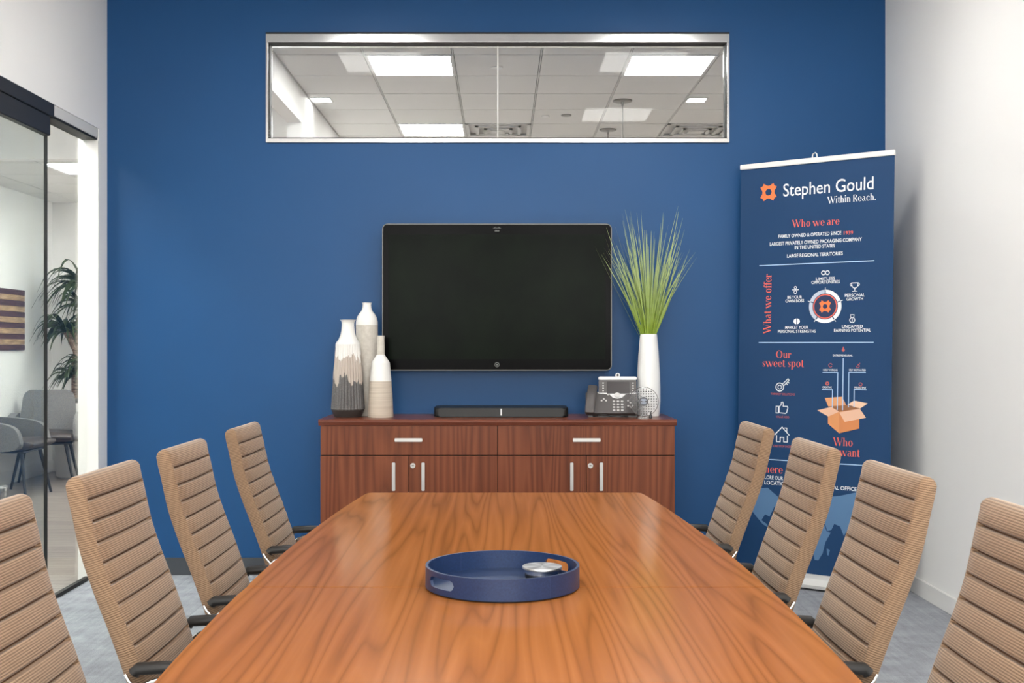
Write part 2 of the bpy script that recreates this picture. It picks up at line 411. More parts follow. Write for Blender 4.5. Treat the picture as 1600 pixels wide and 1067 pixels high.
ceiling('ceiling', XL, XR, YR, YB, ZC, -1.14, 4.70 - .61 * 9, {cell(-1.14, 4.70 - .61 * 9, x, round((y - 4.70) / .61) * .61 + 4.70) for x, y in ROOM_SPOTS})
NX, NY = -.943, 7.85
NEXT_LIGHTS = [(0, 0), (3, 0), (0, 4), (0, 8), (3, 8), (6, 2), (6, 6)]
NEXT_VENTS = [(1, 4), (4, 4)]
ceiling('ceiling', -1.557, 5.0, YB + .12, 16.0, ZC, NX, NY, set(NEXT_LIGHTS) | set(NEXT_VENTS))
LX, LY = -3.74, 9.25
ceiling('ceiling', -4.64, -1.67, 9.13, 11.8, 2.78, LX, LY, {(0, 0), (2, 2)})
LOBBY_HIGH = [(0, 1), (-1, 4), (1, 4)]  # panels added out of view to brighten the lobby
ceiling('ceiling', -4.64, -2.36, 1.12, 9.07, 3.25, -3.74, 3.0, set(LOBBY_HIGH))
ceiling('ceiling', -2.36, -1.67, 6.6, 9.07, 3.25, -3.74, 3.0)
# lobby shell
struct(bx(-4.76, -4.64, 1.0, 11.92, 0, 3.37).build('wall_lobby_left', M['white_wall'], smooth=False))
struct(bx(-4.64, -1.557, 11.8, 11.92, 0, 3.37).build('wall_lobby_back', M['white_wall'], smooth=False))
struct(bx(-4.64, -2.36, 1.0, 1.12, 0, 3.37).build('wall_lobby_rear', M['white_wall'], smooth=False))
struct(bx(-4.64, -1.67, 9.07, 9.13, 2.78, 3.37).build('wall_bulkhead', M['white_wall'], smooth=False))
struct(bx(-1.67, -1.557, YB + .12, 8.9, 3.04, 3.42).box(-1.67, -1.557, 8.9, 16.0, 0, 3.42).build('wall_corridor_left', M['white_wall'], smooth=False))
struct(bx(5.0, 5.12, YB, 16.0, 0, 3.42).build('wall_corridor_right', M['white_wall'], smooth=False))
struct(bx(-1.67, 5.12, 16.0, 16.12, 0, 3.42).build('wall_corridor_back', M['white_wall'], smooth=False))
struct(bx(2.30, 5.0, YB, YB + .12, 0, 3.42).build('wall_corridor_front', M['white_wall'], smooth=False))
struct(bx(-4.64, -4.628, 1.12, 11.8, 0, .12, bev=.003).build('baseboard_lobby', M['white_trim']))
# clerestory window
w = struct(empty('window_1', (0, YB, WZ0)))
fw = MB(); H = WZ1 - WZ0
fw.box(WX0, WX1, -.014, .10, H - .052, H - .002, bev=.002)
fw.box(WX0, WX1, -.014, .10, .002, .024, bev=.002)
fw.box(WX0, WX0 + .014, -.014, .10, .02, H - .05, bev=.002).box(WX1 - .014, WX1, -.014, .10, .02, H - .05, bev=.002)
fw.build('window_frame', M['chrome'], w)
sl = MB()
sl.box(WX0, WX1, -.016, .0, H - .0035, H + .006)  # black strip stands for the shadow edge above the frame
sl.box(WX0 + .014, WX1 - .014, -.0155, .05, H - .0585, H - .052).box(WX0 + .014, WX1 - .014, -.0155, .05, .024, .0285)
for x in (WX0 + .020, WX1 - .020): sl.box(x - .0015, x + .0015, -.010, .05, .028, H - .058)
sl.build('window_seal_and_shadow', M['black_gap'], w)
bx(WX0 + .012, -.022, .040, .050, .02, H - .05).build('window_pane', M['glass'], w, smooth=False)
bx(-.016, WX1 - .012, .040, .050, .02, H - .05).build('window_pane', M['glass'], w, smooth=False)
bx(-.0215, -.0165, .038, .052, .024, H - .052).build('pane_joint', M['white_trim'], w)
# sliding glass door, fixed pane, rail
d = struct(empty('door_1', (0, 0, 0)))
bx(-2.272, -2.260, 4.50, 5.68, .012, 2.36).build('door_pane', M['glass_door'], d, smooth=False)
bx(-2.2735, -2.2585, 5.676, 5.684, .012, 2.36).build('pane_edge', M['black_gap'], d)
bx(-2.284, -2.246, 4.46, 5.69, 2.345, 2.442, bev=.003).build('door_clamp', M['dark_metal'], d)
bx(-2.2800, -2.2520, 4.50, 5.68, .002, .012).build('bottom_seal', M['black_gap'], d)
w = struct(empty('window_2', (0, 0, 0)))
bx(-2.300, -2.290, 4.50, 6.35, .02, 2.44).build('window_pane', M['glass_door'], w, smooth=False)
bx(-2.310, -2.285, 4.50, 6.35, 0, .02).build('floor_channel', M['black_gap'], w)
t = struct(bx(-2.330, -2.238, 4.50, 5.72, 2.443, 2.507, bev=.002).build('trim_1', M['dark_metal']))
bx(-2.330, -2.240, 5.722, 6.348, 2.452, 2.507, bev=.002).build('rail_cover', M['grid'], t)
bx(-2.325, -2.245, 5.722, 6.348, 2.440, 2.4515).build('rail_seal', M['black_gap'], t)
struct(bx(-2.349, -2.237, 6.338, 6.3495, 0, 2.44).build('trim_2', M['white_trim'], smooth=False))
# rear windows (daylight behind the camera)
for k, (x0, x1) in enumerate(((-1.8, -.15), (.15, 1.8))):
    w = struct(empty('window_%d' % (k + 3), (0, YR, 0)))
    f = MB(); f.box(x0, x1, -.09, -.03, 1.2, 1.25).box(x0, x1, -.09, -.03, 2.95, 3.0).box(x0, x0 + .05, -.09, -.03, 1.25, 2.95).box(x1 - .05, x1, -.09, -.03, 1.25, 2.95)
    f.build('window_frame', M['white_trim'], w)
    bx(x0 + .05, x1 - .05, -.064, -.056, 1.25, 2.95).build('window_pane', M['glass'], w, smooth=False)
    L = bpy.data.lights.new('window_portal', 'AREA'); L.shape = 'RECTANGLE'; L.size = x1 - x0; L.size_y = 1.8; L.cycles.is_portal = True
    lo = bpy.data.objects.new('window_portal', L); COL.objects.link(lo); lo.location = ((x0 + x1) / 2, YR - .11, 2.1); lo.rotation_euler = (R(90), 0, 0); lo.parent = None

# ------------------------------------------------------------------ ceiling lights and fittings
def troffer(x, y, z, mat, label, group):
    s = .61; t = tag(empty('ceiling_light', (x + s / 2, y + s / 2, z)), label, 'ceiling light', group)
    h = s / 2 - .004
    f = MB()
    f.box(-h, h, -h, -h + .018, -.004, .05).box(-h, h, h - .018, h, -.004, .05).box(-h, -h + .018, -h + .018, h - .018, -.004, .05).box(h - .018, h, -h + .018, h - .018, -.004, .05)
    f.box(-h, h, -h, h, .05, .06)
    f.build('frame', M['fixture'], t)
    q = h - .018; p = MB(); n = 8                          # gently bowed diffuser
    prof = [(-q, .006)] + [(-q + 2 * q * i / n, .006 - .010 * math.sin(PI * i / n)) for i in range(1, n)] + [(q, .006), (q, .02), (-q, .02)]
    p.prism(prof, -q, q, axis='y'); p.build('diffuser', M[mat], t)
    lv = {'light_room': LIGHT_ROOM, 'light_next': LIGHT_NEXT, 'light_lobby': LIGHT_LOBBY}[mat]
    L = bpy.data.lights.new('diffuser_glow', 'AREA'); L.shape = 'SQUARE'; L.size = 2 * q; L.energy = lv * PI * (2 * q) ** 2; L.color = (1, .985, .96)
    lo = bpy.data.objects.new('diffuser_glow', L); COL.objects.link(lo); lo.parent = t; lo.location = (0, 0, -.0075)
    return t
for x, y in ROOM_SPOTS:
    yy = round((y - 4.70) / .61) * .61 + 4.70
    side = 'left' if x < 0 else 'right'
    k = {4.70: 'nearest the blue wall', 2.80: 'second from the blue wall', .97: 'third from the blue wall', -.86: 'nearest the rear windows'}[y]
    troffer(x, yy, ZC, 'light_room', 'square lit panel in the meeting room ceiling, %s row, %s' % (side, k), 'ceiling panels over the meeting table')
NL = {(0, 0): 'large lit ceiling panel seen at upper left through the clerestory window', (3, 0): 'large lit ceiling panel seen at upper right through the clerestory window',
      (0, 4): 'lit ceiling panel seen low at left through the clerestory window, above its sill'}
for i, j in NEXT_LIGHTS:  # panels without their own label are unseen, added to light the corridor
    troffer(NX + .61 * i, NY + .61 * j, ZC, 'light_next', NL.get((i, j), 'lit square ceiling panel added far down the corridor, out of sight'), 'corridor ceiling panels')
troffer(LX, LY, 2.78, 'light_lobby', 'lit square panel in the low lobby ceiling above the potted plant', 'lobby ceiling panels')
troffer(LX + 1.22, LY + 1.22, 2.78, 'light_lobby', 'unseen lit square panel added to the low lobby ceiling behind the wall', 'lobby ceiling panels')  # hidden panel, added to light the lobby
for i, j in LOBBY_HIGH: troffer(-3.74 + .61 * i, 3.0 + .61 * j, 3.25, 'light_lobby', 'lit square panel added to the high lobby ceiling, out of sight', 'lobby ceiling panels')
for i, j in NEXT_VENTS:
    x, y = NX + .61 * (i + .5), NY + .61 * (j + .5)
    t = tag(empty('ceiling_vent', (x, y, ZC)), 'square white air vent seen low in the %s of the clerestory window' % ('middle' if i == 1 else 'right corner'), 'vent', 'corridor ceiling vents')
    f = MB()
    for k, (h, z) in enumerate(((.296, -.004), (.21, -.012), (.13, -.020))):
        for sx0, sx1, sy0, sy1 in ((-h, h, -h, -h + .03), (-h, h, h - .03, h), (-h, -h + .03, -h, h), (h - .03, h, -h, h)): f.box(sx0, sx1, sy0, sy1, z, z + .012)
    f.build('louver', M['vent_metal'], t)
    bx(-.296, .296, -.296, .296, .02, .03).build('duct_plate', M['vent_metal'], t)
    bx(-.07, .07, -.07, .07, -.024, -.016).build('center_plate', M['vent_metal'], t)
for x, y, lab in ((-1.46, 9.29, 'left'), (1.59, 9.3, 'right')):
    t = tag(empty('recessed_downlight', (x, y, ZC)), 'small square lit downlight near the %s end of the clerestory window' % lab, 'downlight', 'small corridor downlights')
    f = MB(); h = .085
    f.box(-h, h, -h, -h + .014, -.004, -.0005).box(-h, h, h - .014, h, -.004, -.0005).box(-h, -h + .014, -h + .014, h - .014, -.004, -.0005).box(h - .014, h, -h + .014, h - .014, -.004, -.0005)
    f.build('trim_ring', M['fixture'], t)
    bx(-.071, .071, -.071, .071, -.003, -.0005).build('lens', M['light_next'], t)
for x, y, r, mat, lab, nm in ((-.03, 8.2, .042, 'fixture', 'round white sprinkler cover at the centre top of the clerestory window', 'sprinkler_cover'),
                              (.385, 9.94, .034, 'fixture', 'small white round ceiling disc right of the window centre, left of a grey one', 'ceiling_disc'),
                              (.565, 9.9, .045, 'tiny_grey', 'small grey round ceiling disc right of the window centre', 'ceiling_disc')):
    tag(MB().lathe([(r * .96, -.008), (r, -.006), (r, -.0005)], 24).build(nm, M[mat], loc=(x, y, ZC)), lab, 'ceiling fitting')
for x, y, lab in ((.99, 9.31, 'nearer pendant lamp hanging on a thin rod beyond the clerestory window'), (.988, 10.56, 'farther pendant lamp hanging on a thin rod beyond the clerestory window')):
    t = tag(empty('pendant_lamp', (x, y, ZC)), lab, 'pendant lamp', 'corridor pendants')
    MB().lathe([(.074, -.012), (.078, -.010), (.078, -.0005)], 28).build('canopy', M['tiny_grey'], t)
    MB().cyl((0, 0, -.012), (0, 0, -.045), .014, 12, .008).cyl((0, 0, -.045), (0, 0, -1.15), .0045, 8).build('rod', M['tiny_grey'], t)
    MB().lathe([(.03, -1.13), (.12, -1.20), (.16, -1.30), (.152, -1.30), (.11, -1.205), (.02, -1.14)], 28).build('lamp_shade', M['dark_metal'], t)

# ------------------------------------------------------------------ conference table
TC = (.012, 2.64)
t = tag(empty('conference_table', (TC[0], TC[1], 0)), 'long boat-shaped cherry veneer conference table with a navy tray on it', 'table')
def hw(y): return .603 - .084 * (y / 1.70) ** 2
TT = .742
def half_top(s):
    n = 20; ys = [s * (.0006 + (1.70 - .0006) * i / n) for i in range(n + 1)]
    rc = .02
    left = [(-hw(y), y) for y in ys]; right = [(hw(y), y) for y in ys]
    e = ys[-1]
    left[-1] = (-hw(e), e - s * rc); right[-1] = (hw(e), e - s * rc)
    arcL = [(-hw(e) + rc * (1 - math.cos(R(a))), e - s * rc * (1 - math.sin(R(a)))) for a in (30, 60, 90)]
    pts = left + arcL + [(-x, y) for x, y in arcL[::-1]] + right[::-1]
    return MB().prism(pts, TT - .036, TT, bev=.003)
for s in (1, -1): half_top(s).build('tabletop', M['table_wood'], t)
for s in (1, -1):
    p = MB(); p.box(-.15, .15, s * .95 - .03, s * .95 + .03, .06, TT - .037, bev=.003).box(-.04, .04, s * .55, s * .92, .06, TT - .037, bev=.003)
    o = p.build('pedestal', M['cab_wood'], t)
    bx(-.16, .16, s * .95 - .09, s * .95 + .09, 0, .06, bev=.004).build('plinth', M['cab_dark'], o)
bx(-.035, .035, -.55, .55, .52, .60, bev=.003).build('stretcher', M['cab_wood'], t)

# ------------------------------------------------------------------ tray and coasters
def tray():
    o = tag(empty('serving_tray', (.003, 2.645, TT + .0005)), 'round navy blue tray with two slot handles on the table middle', 'tray')
    ro, ri, h = .178, .1715, .052
    b = MB()
    slots = [(R(218.5), R(14.5)), (R(38.5), R(14.5))]; zm, hm, ra = .029, .0115, R(4.2)
    def hh_(a):                                             # half height of the handle slot at angle a
        for c, w in slots:
            q = abs((a - c + PI) % (2 * PI) - PI)
            if q < w - 1e-6: return hm if q < w - ra else hm * math.sqrt(max(0, 1 - ((q - w + ra) / ra) ** 2)) * .98 + 1e-4
        return 0
    n = 360
    for i in range(n):
        a0, a1 = 2 * PI * i / n, 2 * PI * (i + 1) / n; e0, e1 = hh_(a0), hh_(a1)
        lev = [((.004, .004), (zm - e0, zm - e1)), ((zm + e0, zm + e1), (h, h))] if e0 or e1 else [((.004, .004), (h, h))]
        for (za0, za1), (zb0, zb1) in lev:
            P_ = lambda r, a, z: b._v((r * math.cos(a), r * math.sin(a), z))
            O = [P_(ro, a0, za0), P_(ro, a1, za1), P_(ro, a1, zb1), P_(ro, a0, zb0)]; I = [P_(ri, a0, za0), P_(ri, a1, za1), P_(ri, a1, zb1), P_(ri, a0, zb0)]
            b._f(O); b._f(I[::-1]); b._f([O[3], O[2], I[2], I[3]]); b._f([O[0], I[0], I[1], O[1]])
    bmesh.ops.remove_doubles(b.bm, verts=b.bm.verts[:], dist=1e-5)
    b.build('rim', M['navy'], o, ang=40)
    MB().lathe([(.172, .0035), (.1765, .0045), (.1765, .007), (.172, .0085)], 72).build('tray_floor', M['navy'], o)
    MB().lathe([(.168, 0), (.168, .0034)], 60).build('felt_base', M['black_gap'], o)
    for a, r in ((R(-54), ro), (R(126), ri)):
        MB().cyl((r * math.cos(a), r * math.sin(a), .006), (r * math.cos(a), r * math.sin(a), h - .001), .0009, 6).build('leather_seam', M['p_navy'], o)
tray()
o = tag(empty('coaster_holder', (.097, 2.700, TT + .0092)), 'stack of round brushed steel coasters lying in the navy tray', 'coasters')
MB().lathe([(.036, 0), (.040, .001), (.041, .006), (.041, .010)], 40).build('holder', M['black_plastic'], o)
MB().lathe([(.038, .0102), (.0385, .0107), (.0385, .021), (.038, .0215)], 40).build('coaster_body', M['chrome'], o)
MB().lathe([(.0455, .0217), (.047, .023), (.047, .027), (.0462, .0282), (.02, .0288), (.0008, .0289)], 48).build('coaster_top', M['steel'], o)

# ------------------------------------------------------------------ conference chairs (face +x in their own frame)
BP = [(-.392, 1.034), (-.386, 1.000), (-.378, .966), (-.360, .886), (-.336, .814), (-.307, .738), (-.278, .656), (-.243, .55), (-.215, .47)]
def catmull(pts, n):
    out = []; P = [pts[0]] + pts + [pts[-1]]
    for i in range(1, len(P) - 2):
        for k in range(n):
            u = k / n; a, b_, c, d_ = P[i - 1], P[i], P[i + 1], P[i + 2]
            out.append(tuple(.5 * (2 * b_[j] + (c[j] - a[j]) * u + (2 * a[j] - 5 * b_[j] + 4 * c[j] - d_[j]) * u * u + (3 * b_[j] - a[j] - 3 * c[j] + d_[j]) * u ** 3) for j in range(2)))
    out.append(pts[-1]); return out
def pad_mesh(path, width, thick, seams, flip=1, bulge=.010, edge=.018, taper=0.0):
    """upholstered pad swept along a side-view path; thickness to the left of the path normal; grooves at arc lengths in seams"""
    c = catmull(path, 24); S = [0]
    for p, q in zip(c, c[1:]): S.append(S[-1] + math.dist(p, q))
    L = S[-1]
    def at(s):
        for i in range(len(S) - 1):
            if S[i + 1] >= s:
                u = (s - S[i]) / max(1e-9, S[i + 1] - S[i]); p, q = c[i], c[i + 1]
                k0, k1 = c[max(i - 3, 0)], c[min(i + 4, len(c) - 1)]; T = Vector((k1[0] - k0[0], k1[1] - k0[1])).normalized()
                return Vector((p[0] + (q[0] - p[0]) * u, p[1] + (q[1] - p[1]) * u)), Vector((-T[1], T[0])) * flip
        return Vector(c[-1]), Vector((0, 1))
    rows = [(.0, .30), (.003, .62), (.008, .86), (.015, 1)] + [(L - .015, 1), (L - .008, .86), (L - .003, .62), (L, .3)]
    g = .0026
    marks = [0.02] + list(seams) + [L - .02]
    for a, b_ in zip(marks, marks[1:]):
        for u in (.15, .3, .5, .7, .85): rows.append((a + (b_ - a) * u, 1))
    for s in seams:
        for ds in (-.0048, -g, -g * .5, g * .5, g, .0048): rows.append((s + ds, 1))
    rows = sorted(set(rows))
    W2 = width / 2; rad = .009; gw = W2 - edge                        # grooves stop short of the edges
    fw = [-W2 + rad + (width - 2 * rad) * i / 16 for i in range(17)]
    fw = sorted(set(fw + [-gw, gw, -gw - .003, gw + .003]))
    bm = bmesh.new(); uvl = bm.loops.layers.uv.new('UVMap'); rings = []; uvs = {}
    for s, tk in rows:
        p, nrm = at(s); near = min([abs(s - q) for q in seams] or [9]); nxt = [q for q in marks if q > s]; prv = [q for q in marks if q <= s]
        u = 0 if not nxt or not prv else (s - prv[-1]) / (nxt[0] - prv[-1]); puff = .0042 * math.sqrt(max(0, math.sin(PI * min(1, max(0, u)))))
        inset = (1 - tk) * .016 + taper * max(0, s / L - .45) / .55; h = thick / 2
        ring = []
        wid = W2 - inset
        def add(w, off, vshift=0):
            q = p + nrm * off; v = bm.verts.new((q[0], w, q[1])); ring.append(v); uvs[v] = (w + vshift, s)
        for w in fw:
            x = w / W2 * wid; e = abs(w) / W2
            off = h * tk + bulge * (1 - e * e) * min(1, tk)
            if abs(w) < gw + .001:
                off += puff * min(1, (gw - abs(w)) / .02 + .05) * tk
                if near < g * .6: off -= .010
                elif near < g * 1.2: off -= .0045
            add(x, off)
        sq = lambda v: math.copysign(abs(v) ** .42, v)
        for k in range(1, 8):                                # nearly flat side, with a stitched ridge in its middle
            a = R(90 - 180 * k / 8); add(wid - rad + rad * sq(math.cos(a)) + (.0036 if k == 4 else 0), h * tk * sq(math.sin(a)), .02 * k)
        for i in range(6): add((wid - rad) * (1 - 2 * (i / 5)), -h * tk, .3)
        for k in range(1, 8):
            a = R(270 - 180 * k / 8); add(-wid + rad + rad * sq(math.cos(a)) - (.0036 if k == 4 else 0), h * tk * sq(math.sin(a)), -.02 * k)
        rings.append(ring)
    n = len(rings[0])
    def face(vs, mi=0):
        f = bm.faces.new(vs); f.material_index = mi; f.smooth = True
        for lp in f.loops: lp[uvl].uv = uvs[lp.vert]
    for r, (a, b_) in enumerate(zip(rings, rings[1:])):
        sm = (rows[r][0] + rows[r + 1][0]) / 2; isg = any(abs(sm - q) < g * .3 for q in seams)
        for i in range(n):
            k = (i + 1) % n; mi = 1 if isg and 0 < k < len(fw) and abs((fw[i] + fw[k]) / 2) < gw else 0
            face([a[i], a[k], b_[k], b_[i]], mi)
    face(rings[0][::-1]); face(rings[-1])
    bmesh.ops.recalc_face_normals(bm, faces=bm.faces[:])
    return bm
def from_bm(bm, name, mats, parent):
    me = bpy.data.meshes.new(name); bm.to_mesh(me); bm.free()
    for m in mats: me.materials.append(m)
    o = bpy.data.objects.new(name, me); COL.objects.link(o); o.parent = parent; return o
def conference_chair():
    t = empty('conference_chair')
    seams = [.052 + .0445 * i for i in range(11)]
    from_bm(pad_mesh(BP, .372, .036, seams, 1, bulge=.009, taper=.008, edge=.0125), 'backrest', [M['fabric'], M['seam']], t)
    SP = [(-.222, .452), (-.16, .438), (-.08, .434), (0, .436), (.10, .444), (.19, .446), (.235, .432)]
    from_bm(pad_mesh(SP, .372, .05, [.07 + .062 * i for i in range(6)], 1), 'seat', [M['fabric'], M['seam']], t)
    bar = rrect(-.0105, .0105, -.009, .009, .004, 3)
    for s in (1, -1):
        y = s * .198
        path = [(-.15, y, .41), (-.20, y, .43), (-.235, y, .47), (-.255, y, .52), (-.262, y, .56), (-.258, y, .592), (-.240, y, .615), (-.205, y, .628), (-.16, y, .630), (-.05, y, .627), (.06, y, .623)]
        pp = catmull([(a, c_) for a, _, c_ in path], 4)
        o = MB().tube([(a, y, z) for a, z in pp], bar, up=(0, 1, 0.0001)).build('armrest', M['chrome'], t, ang=50)
        m2 = MB(); pad = [(-.262, .644), (-.255, .652), (-.20, .655), (-.05, .652), (.06, .648)]
        prof = [(.017 * math.cos(2 * PI * i / 14), .0125 * math.sin(2 * PI * i / 14) + .001) for i in range(14)]
        m2.tube([(a, y, z) for a, z in pad], prof).build('arm_pad', M['black_soft'], o, ang=60)
        MB().tube([(-.282, y * .975, .640), (-.274, y * .99, .628), (-.258, y, .610)], rrect(-.0025, .0025, -.0045, .0045, .0015, 2), up=(0, 1, .001)).build('arm_bracket', M['chrome'], o)
    bx(-.17, .15, -.13, .13, .375, .405, bev=.008).build('tilt_mechanism', M['black_plastic'], t)
    MB().cyl((0, 0, .10), (0, 0, .25), .026, 20).cyl((0, 0, .25), (0, 0, .376), .015, 16).build('gas_column', M['chrome'], t)
    for k in range(5):
        a = R(72 * k + 36); dx, dy = math.cos(a), math.sin(a)
        b = MB(); b.tube([(dx * .02, dy * .02, .115), (dx * .15, dy * .15, .100), (dx * .29, dy * .29, .075)], [(-.017, -.012), (.017, -.012), (.013, .012), (-.013, .012)])
        o = b.build('leg', M['chrome'], t)
        ca = MB(); px, py = dx * .285, dy * .285
        for s in (1, -1): ca.cyl((px - dy * s * .006, py + dx * s * .006, .026), (px - dy * s * .022, py + dx * s * .022, .026), .026, 18)
        ca.cyl((px, py, .03), (px, py, .072), .007, 10); ca.build('caster', M['black_plastic'], o)
    return t
ch0 = conference_chair()
WHERE = ['nearest the camera', 'second from the camera', 'third from the camera', 'nearest the blue wall']
first = True
for side, ys in ((-1, (1.872, 2.485, 3.092, 3.815)), (1, (1.828, 2.485, 3.132, 3.855))):
    for i, y in enumerate(ys):
        o = ch0 if first else copy_tree(ch0); first = False
        o.location = (side * .472, y, 0); o.rotation_euler = (0, 0, 0 if side < 0 else PI)
        tag(o, 'high-backed ribbed taupe chair on the %s side of the table, %s' % ('left' if side < 0 else 'right', WHERE[i]), 'chair', 'conference chairs')

# ------------------------------------------------------------------ credenza
CX0, CX1, CY, CTZ = -.9455, .909, 5.965, .914
t = tag(empty('credenza', (0, CY, 0)), 'wide red-brown wood credenza under the wall display, with drawers and doors', 'credenza')
CD = .493
b = MB(); b.box(CX0, CX1, .020, CD, .05, CTZ - .031); b.build('body', M['cab_wood'], t)
bx(CX0 + .02, CX1 - .02, .05, CD - .01, 0, .05).build('plinth', M['cab_dark'], t)
prof = [(-.004, CTZ - .031), (-.012, CTZ - .014), (-.012, CTZ - .003), (-.008, CTZ), (CD, CTZ), (CD, CTZ - .031)]
b = MB(); b.prism(prof, CX0 - .008, CX1 + .008, axis='x'); b.build('top', M['cab_top'], t, ang=20)
bx(CX0 + .002, CX1 - .002, .0185, .0205, .052, CTZ - .032).build('reveal', M['cab_dark'], t)
mid = (CX0 + CX1) / 2; g = .0022
def handle(parent, x0, x1, z0, z1):
    h = MB()
    if x1 - x0 > z1 - z0:
        h.box(x0, x1, -.030, -.021, z0, z1, bev=.002)
        for x in (x0 + .014, x1 - .014): h.cyl((x, -.022, (z0 + z1) / 2), (x, .001, (z0 + z1) / 2), .0045, 10)
    else:
        h.box(x0, x1, -.030, -.021, z0, z1, bev=.002)
        for z in (z0 + .014, z1 - .014): h.cyl(((x0 + x1) / 2, -.022, z), ((x0 + x1) / 2, .001, z), .0045, 10)
    h.build('handle', M['nickel'], parent)
zd = .727
for u, (a, c_) in enumerate(((CX0, mid), (mid, CX1))):
    dr = bx(a + g, c_ - g, 0, .0185, zd + g, CTZ - .033, bev=.001).build('drawer', M['cab_wood'], t)
    m_ = (a + c_) / 2
    handle(dr, m_ - .072, m_ + .072, .800, .818)
    for k, (p, q) in enumerate(((a, m_), (m_, c_))):
        do = bx(p + g * .7, q - g * .7, 0, .0185, .055, zd - g, bev=.001).build('door', M['cab_wood'], t)
        hx = m_ - .0775 if k == 0 else m_ + .076
        handle(do, hx - .0085, hx + .0085, .545, .692)
        if k == 1:
            MB().cyl((m_ + .021, 0, .674), (m_ + .021, -.006, .674), .0135, 20).build('lock', M['nickel'], do)
            bx(m_ + .0155, m_ + .0265, -.0075, -.0055, .672, .676).build('keyhole', M['black_gap'], do)

# ------------------------------------------------------------------ wall display
t = tag(empty('wall_display', (-.023, 6.37, 1.571)), 'large black interactive display mounted on the blue wall above the credenza', 'display')
hwid, hh = .641, .410
b = MB(); b.prism(rrect(-hwid, hwid, -hh, hh, .028), 0, .040, axis='y', bev=.004); b.build('housing', M['bezel_edge'], t)
b = MB(); b.prism(rrect(-hwid + .006, hwid - .006, -hh + .006, hh - .006, .023), -.003, .0005, axis='y'); b.build('bezel', M['bezel'], t)
bx(-hwid + .036, hwid - .036, -.0042, -.0028, -hh + .064, hh - .060).build('screen', M['screen'], t)
o = MB().lathe([(.0105, 0), (.0135, 0), (.0135, .0012), (.0105, .0012)], 28, caps=False).build('home_button', M['logo_grey'], t, loc=(0, -.0031, -hh + .033)); o.rotation_euler = (R(90), 0, 0)
MB().lathe([(.005, 0), (.005, .0012)], 20).build('button_mark', M['logo_grey'], o)
b = MB()
for i, h in enumerate((.004, .007, .010, .007, .004, .007, .010, .007, .004)): b.box(-.020 + i * .005 - .001, -.020 + i * .005 + .001, -.0042, -.003, hh - .028, hh - .028 + h)
vs, fs = text_shape('cisco', .013, 'CENTER', 0.0004)
vv = [b._v((x, -.004, hh - .044 + y)) for x, y, _ in vs]
for f in fs: b._f([vv[i] for i in f])
b.build('maker_mark', M['logo_grey'], t)
bx(-.3, .3, .040, .108, -.2, .2).build('wall_bracket', M['black_plastic'], t)

# ------------------------------------------------------------------ things on the credenza
CZ = CTZ + .0005
t = tag(empty('soundbar', (0, 6.135, CZ)), 'low wide black sound bar on the credenza under the display', 'speaker')
b = MB(); b.prism(rrect(-.362, .362, 0, .30, .03), .004, .050, bev=.006); b.build('cabinet', M['black_plastic'], t)
MB().prism(rrect(-.350, .350, .01, .29, .03), 0, .0045).build('foot_pad', M['black_gap'], t)
bx(-.0035, .0035, -.0008, .0005, .010, .046).build('light_bar', M['white_mark'], t)
t.location.x = 0.0
def vase_z(px, base, S): return (base - px) / S
S = 287.7
A = [(20.7, 650.7), (26.4, 638), (26.2, 634), (23.6, 598), (22.6, 580), (21, 566), (19.2, 537.5)]
t = tag(empty('ribbed_vase', (-.829, 6.18, CZ)), 'bottle vase with white neck and fluted body running to dark grey', 'vase', 'three bottle vases on the credenza')
pr = [(r / S, vase_z(z, 650.7, S)) for r, z in A]
pr2 = []
for (r0, z0), (r1, z1) in zip(pr, pr[1:]):
    for i in range(4): pr2.append((r0 + (r1 - r0) * i / 4, z0 + (z1 - z0) * i / 4))
pr2.append(pr[-1])
MB().lathe([(.0, 0.0)] + pr2, 112, flute=28, famp=.075, fr=(.046, .385), caps=False).build('body', M['reactive'], t, ang=60)
nk = [(19.2, 537.5), (18.4, 535.5), (14.5, 530), (11.6, 523), (10.2, 516), (9.6, 508), (9.7, 504), (10.6, 501.5), (12.4, 499.6), (11.6, 499.6), (8.6, 504), (8.4, 515)]
MB().lathe([(r / S, vase_z(z, 650.7, S)) for r, z in nk], 48, caps=False).build('neck', M['cream_white'], t, ang=60)
S2 = 283.5
t = tag(empty('tall_vase', (-.742, 6.31, CZ)), 'tallest cream bottle vase, half hidden behind the other two', 'vase', 'three bottle vases on the credenza')
MB().lathe([(0, 0)] + [(r / S2, vase_z(z, 650, S2)) for r, z in ((16.4, 650), (17.3, 645), (17.4, 600), (17.3, 508.5))], 48, caps=False).build('body', M['cream'], t, ang=60)
MB().lathe([(r / S2, vase_z(z, 650, S2)) for r, z in ((17.3, 508.5), (17.1, 503), (15.6, 496.5), (12.4, 491), (9, 487), (7.2, 482), (6.7, 477), (7.0, 475), (7.7, 473.3), (6.9, 473.3), (5.8, 477), (5.8, 486))], 48, caps=False).build('neck', M['cream_white'], t, ang=60)
t = tag(empty('small_vase', (-.650, 6.16, CZ)), 'shortest bottle vase with sand body, white shoulder and thin neck', 'vase', 'three bottle vases on the credenza')
MB().lathe([(0, 0)] + [(r / S, vase_z(z, 650.7, S)) for r, z in ((19.6, 650.7), (19.8, 649), (18.3, 615), (16.75, 594.5))], 48, caps=False).build('body', M['sand'], t, ang=60)
sh = [(16.75, 594.5)] + [(16.7 - 2.7 * i / 20 + (.18 if i % 2 else 0), 594 - 28 * i / 20) for i in range(21)] + [(13.6, 565), (7.2, 555.5), (6.1, 554)]
MB().lathe([(r / S, vase_z(z, 650.7, S)) for r, z in sh], 48, caps=False).build('shoulder', M['cream_white'], t, ang=60)
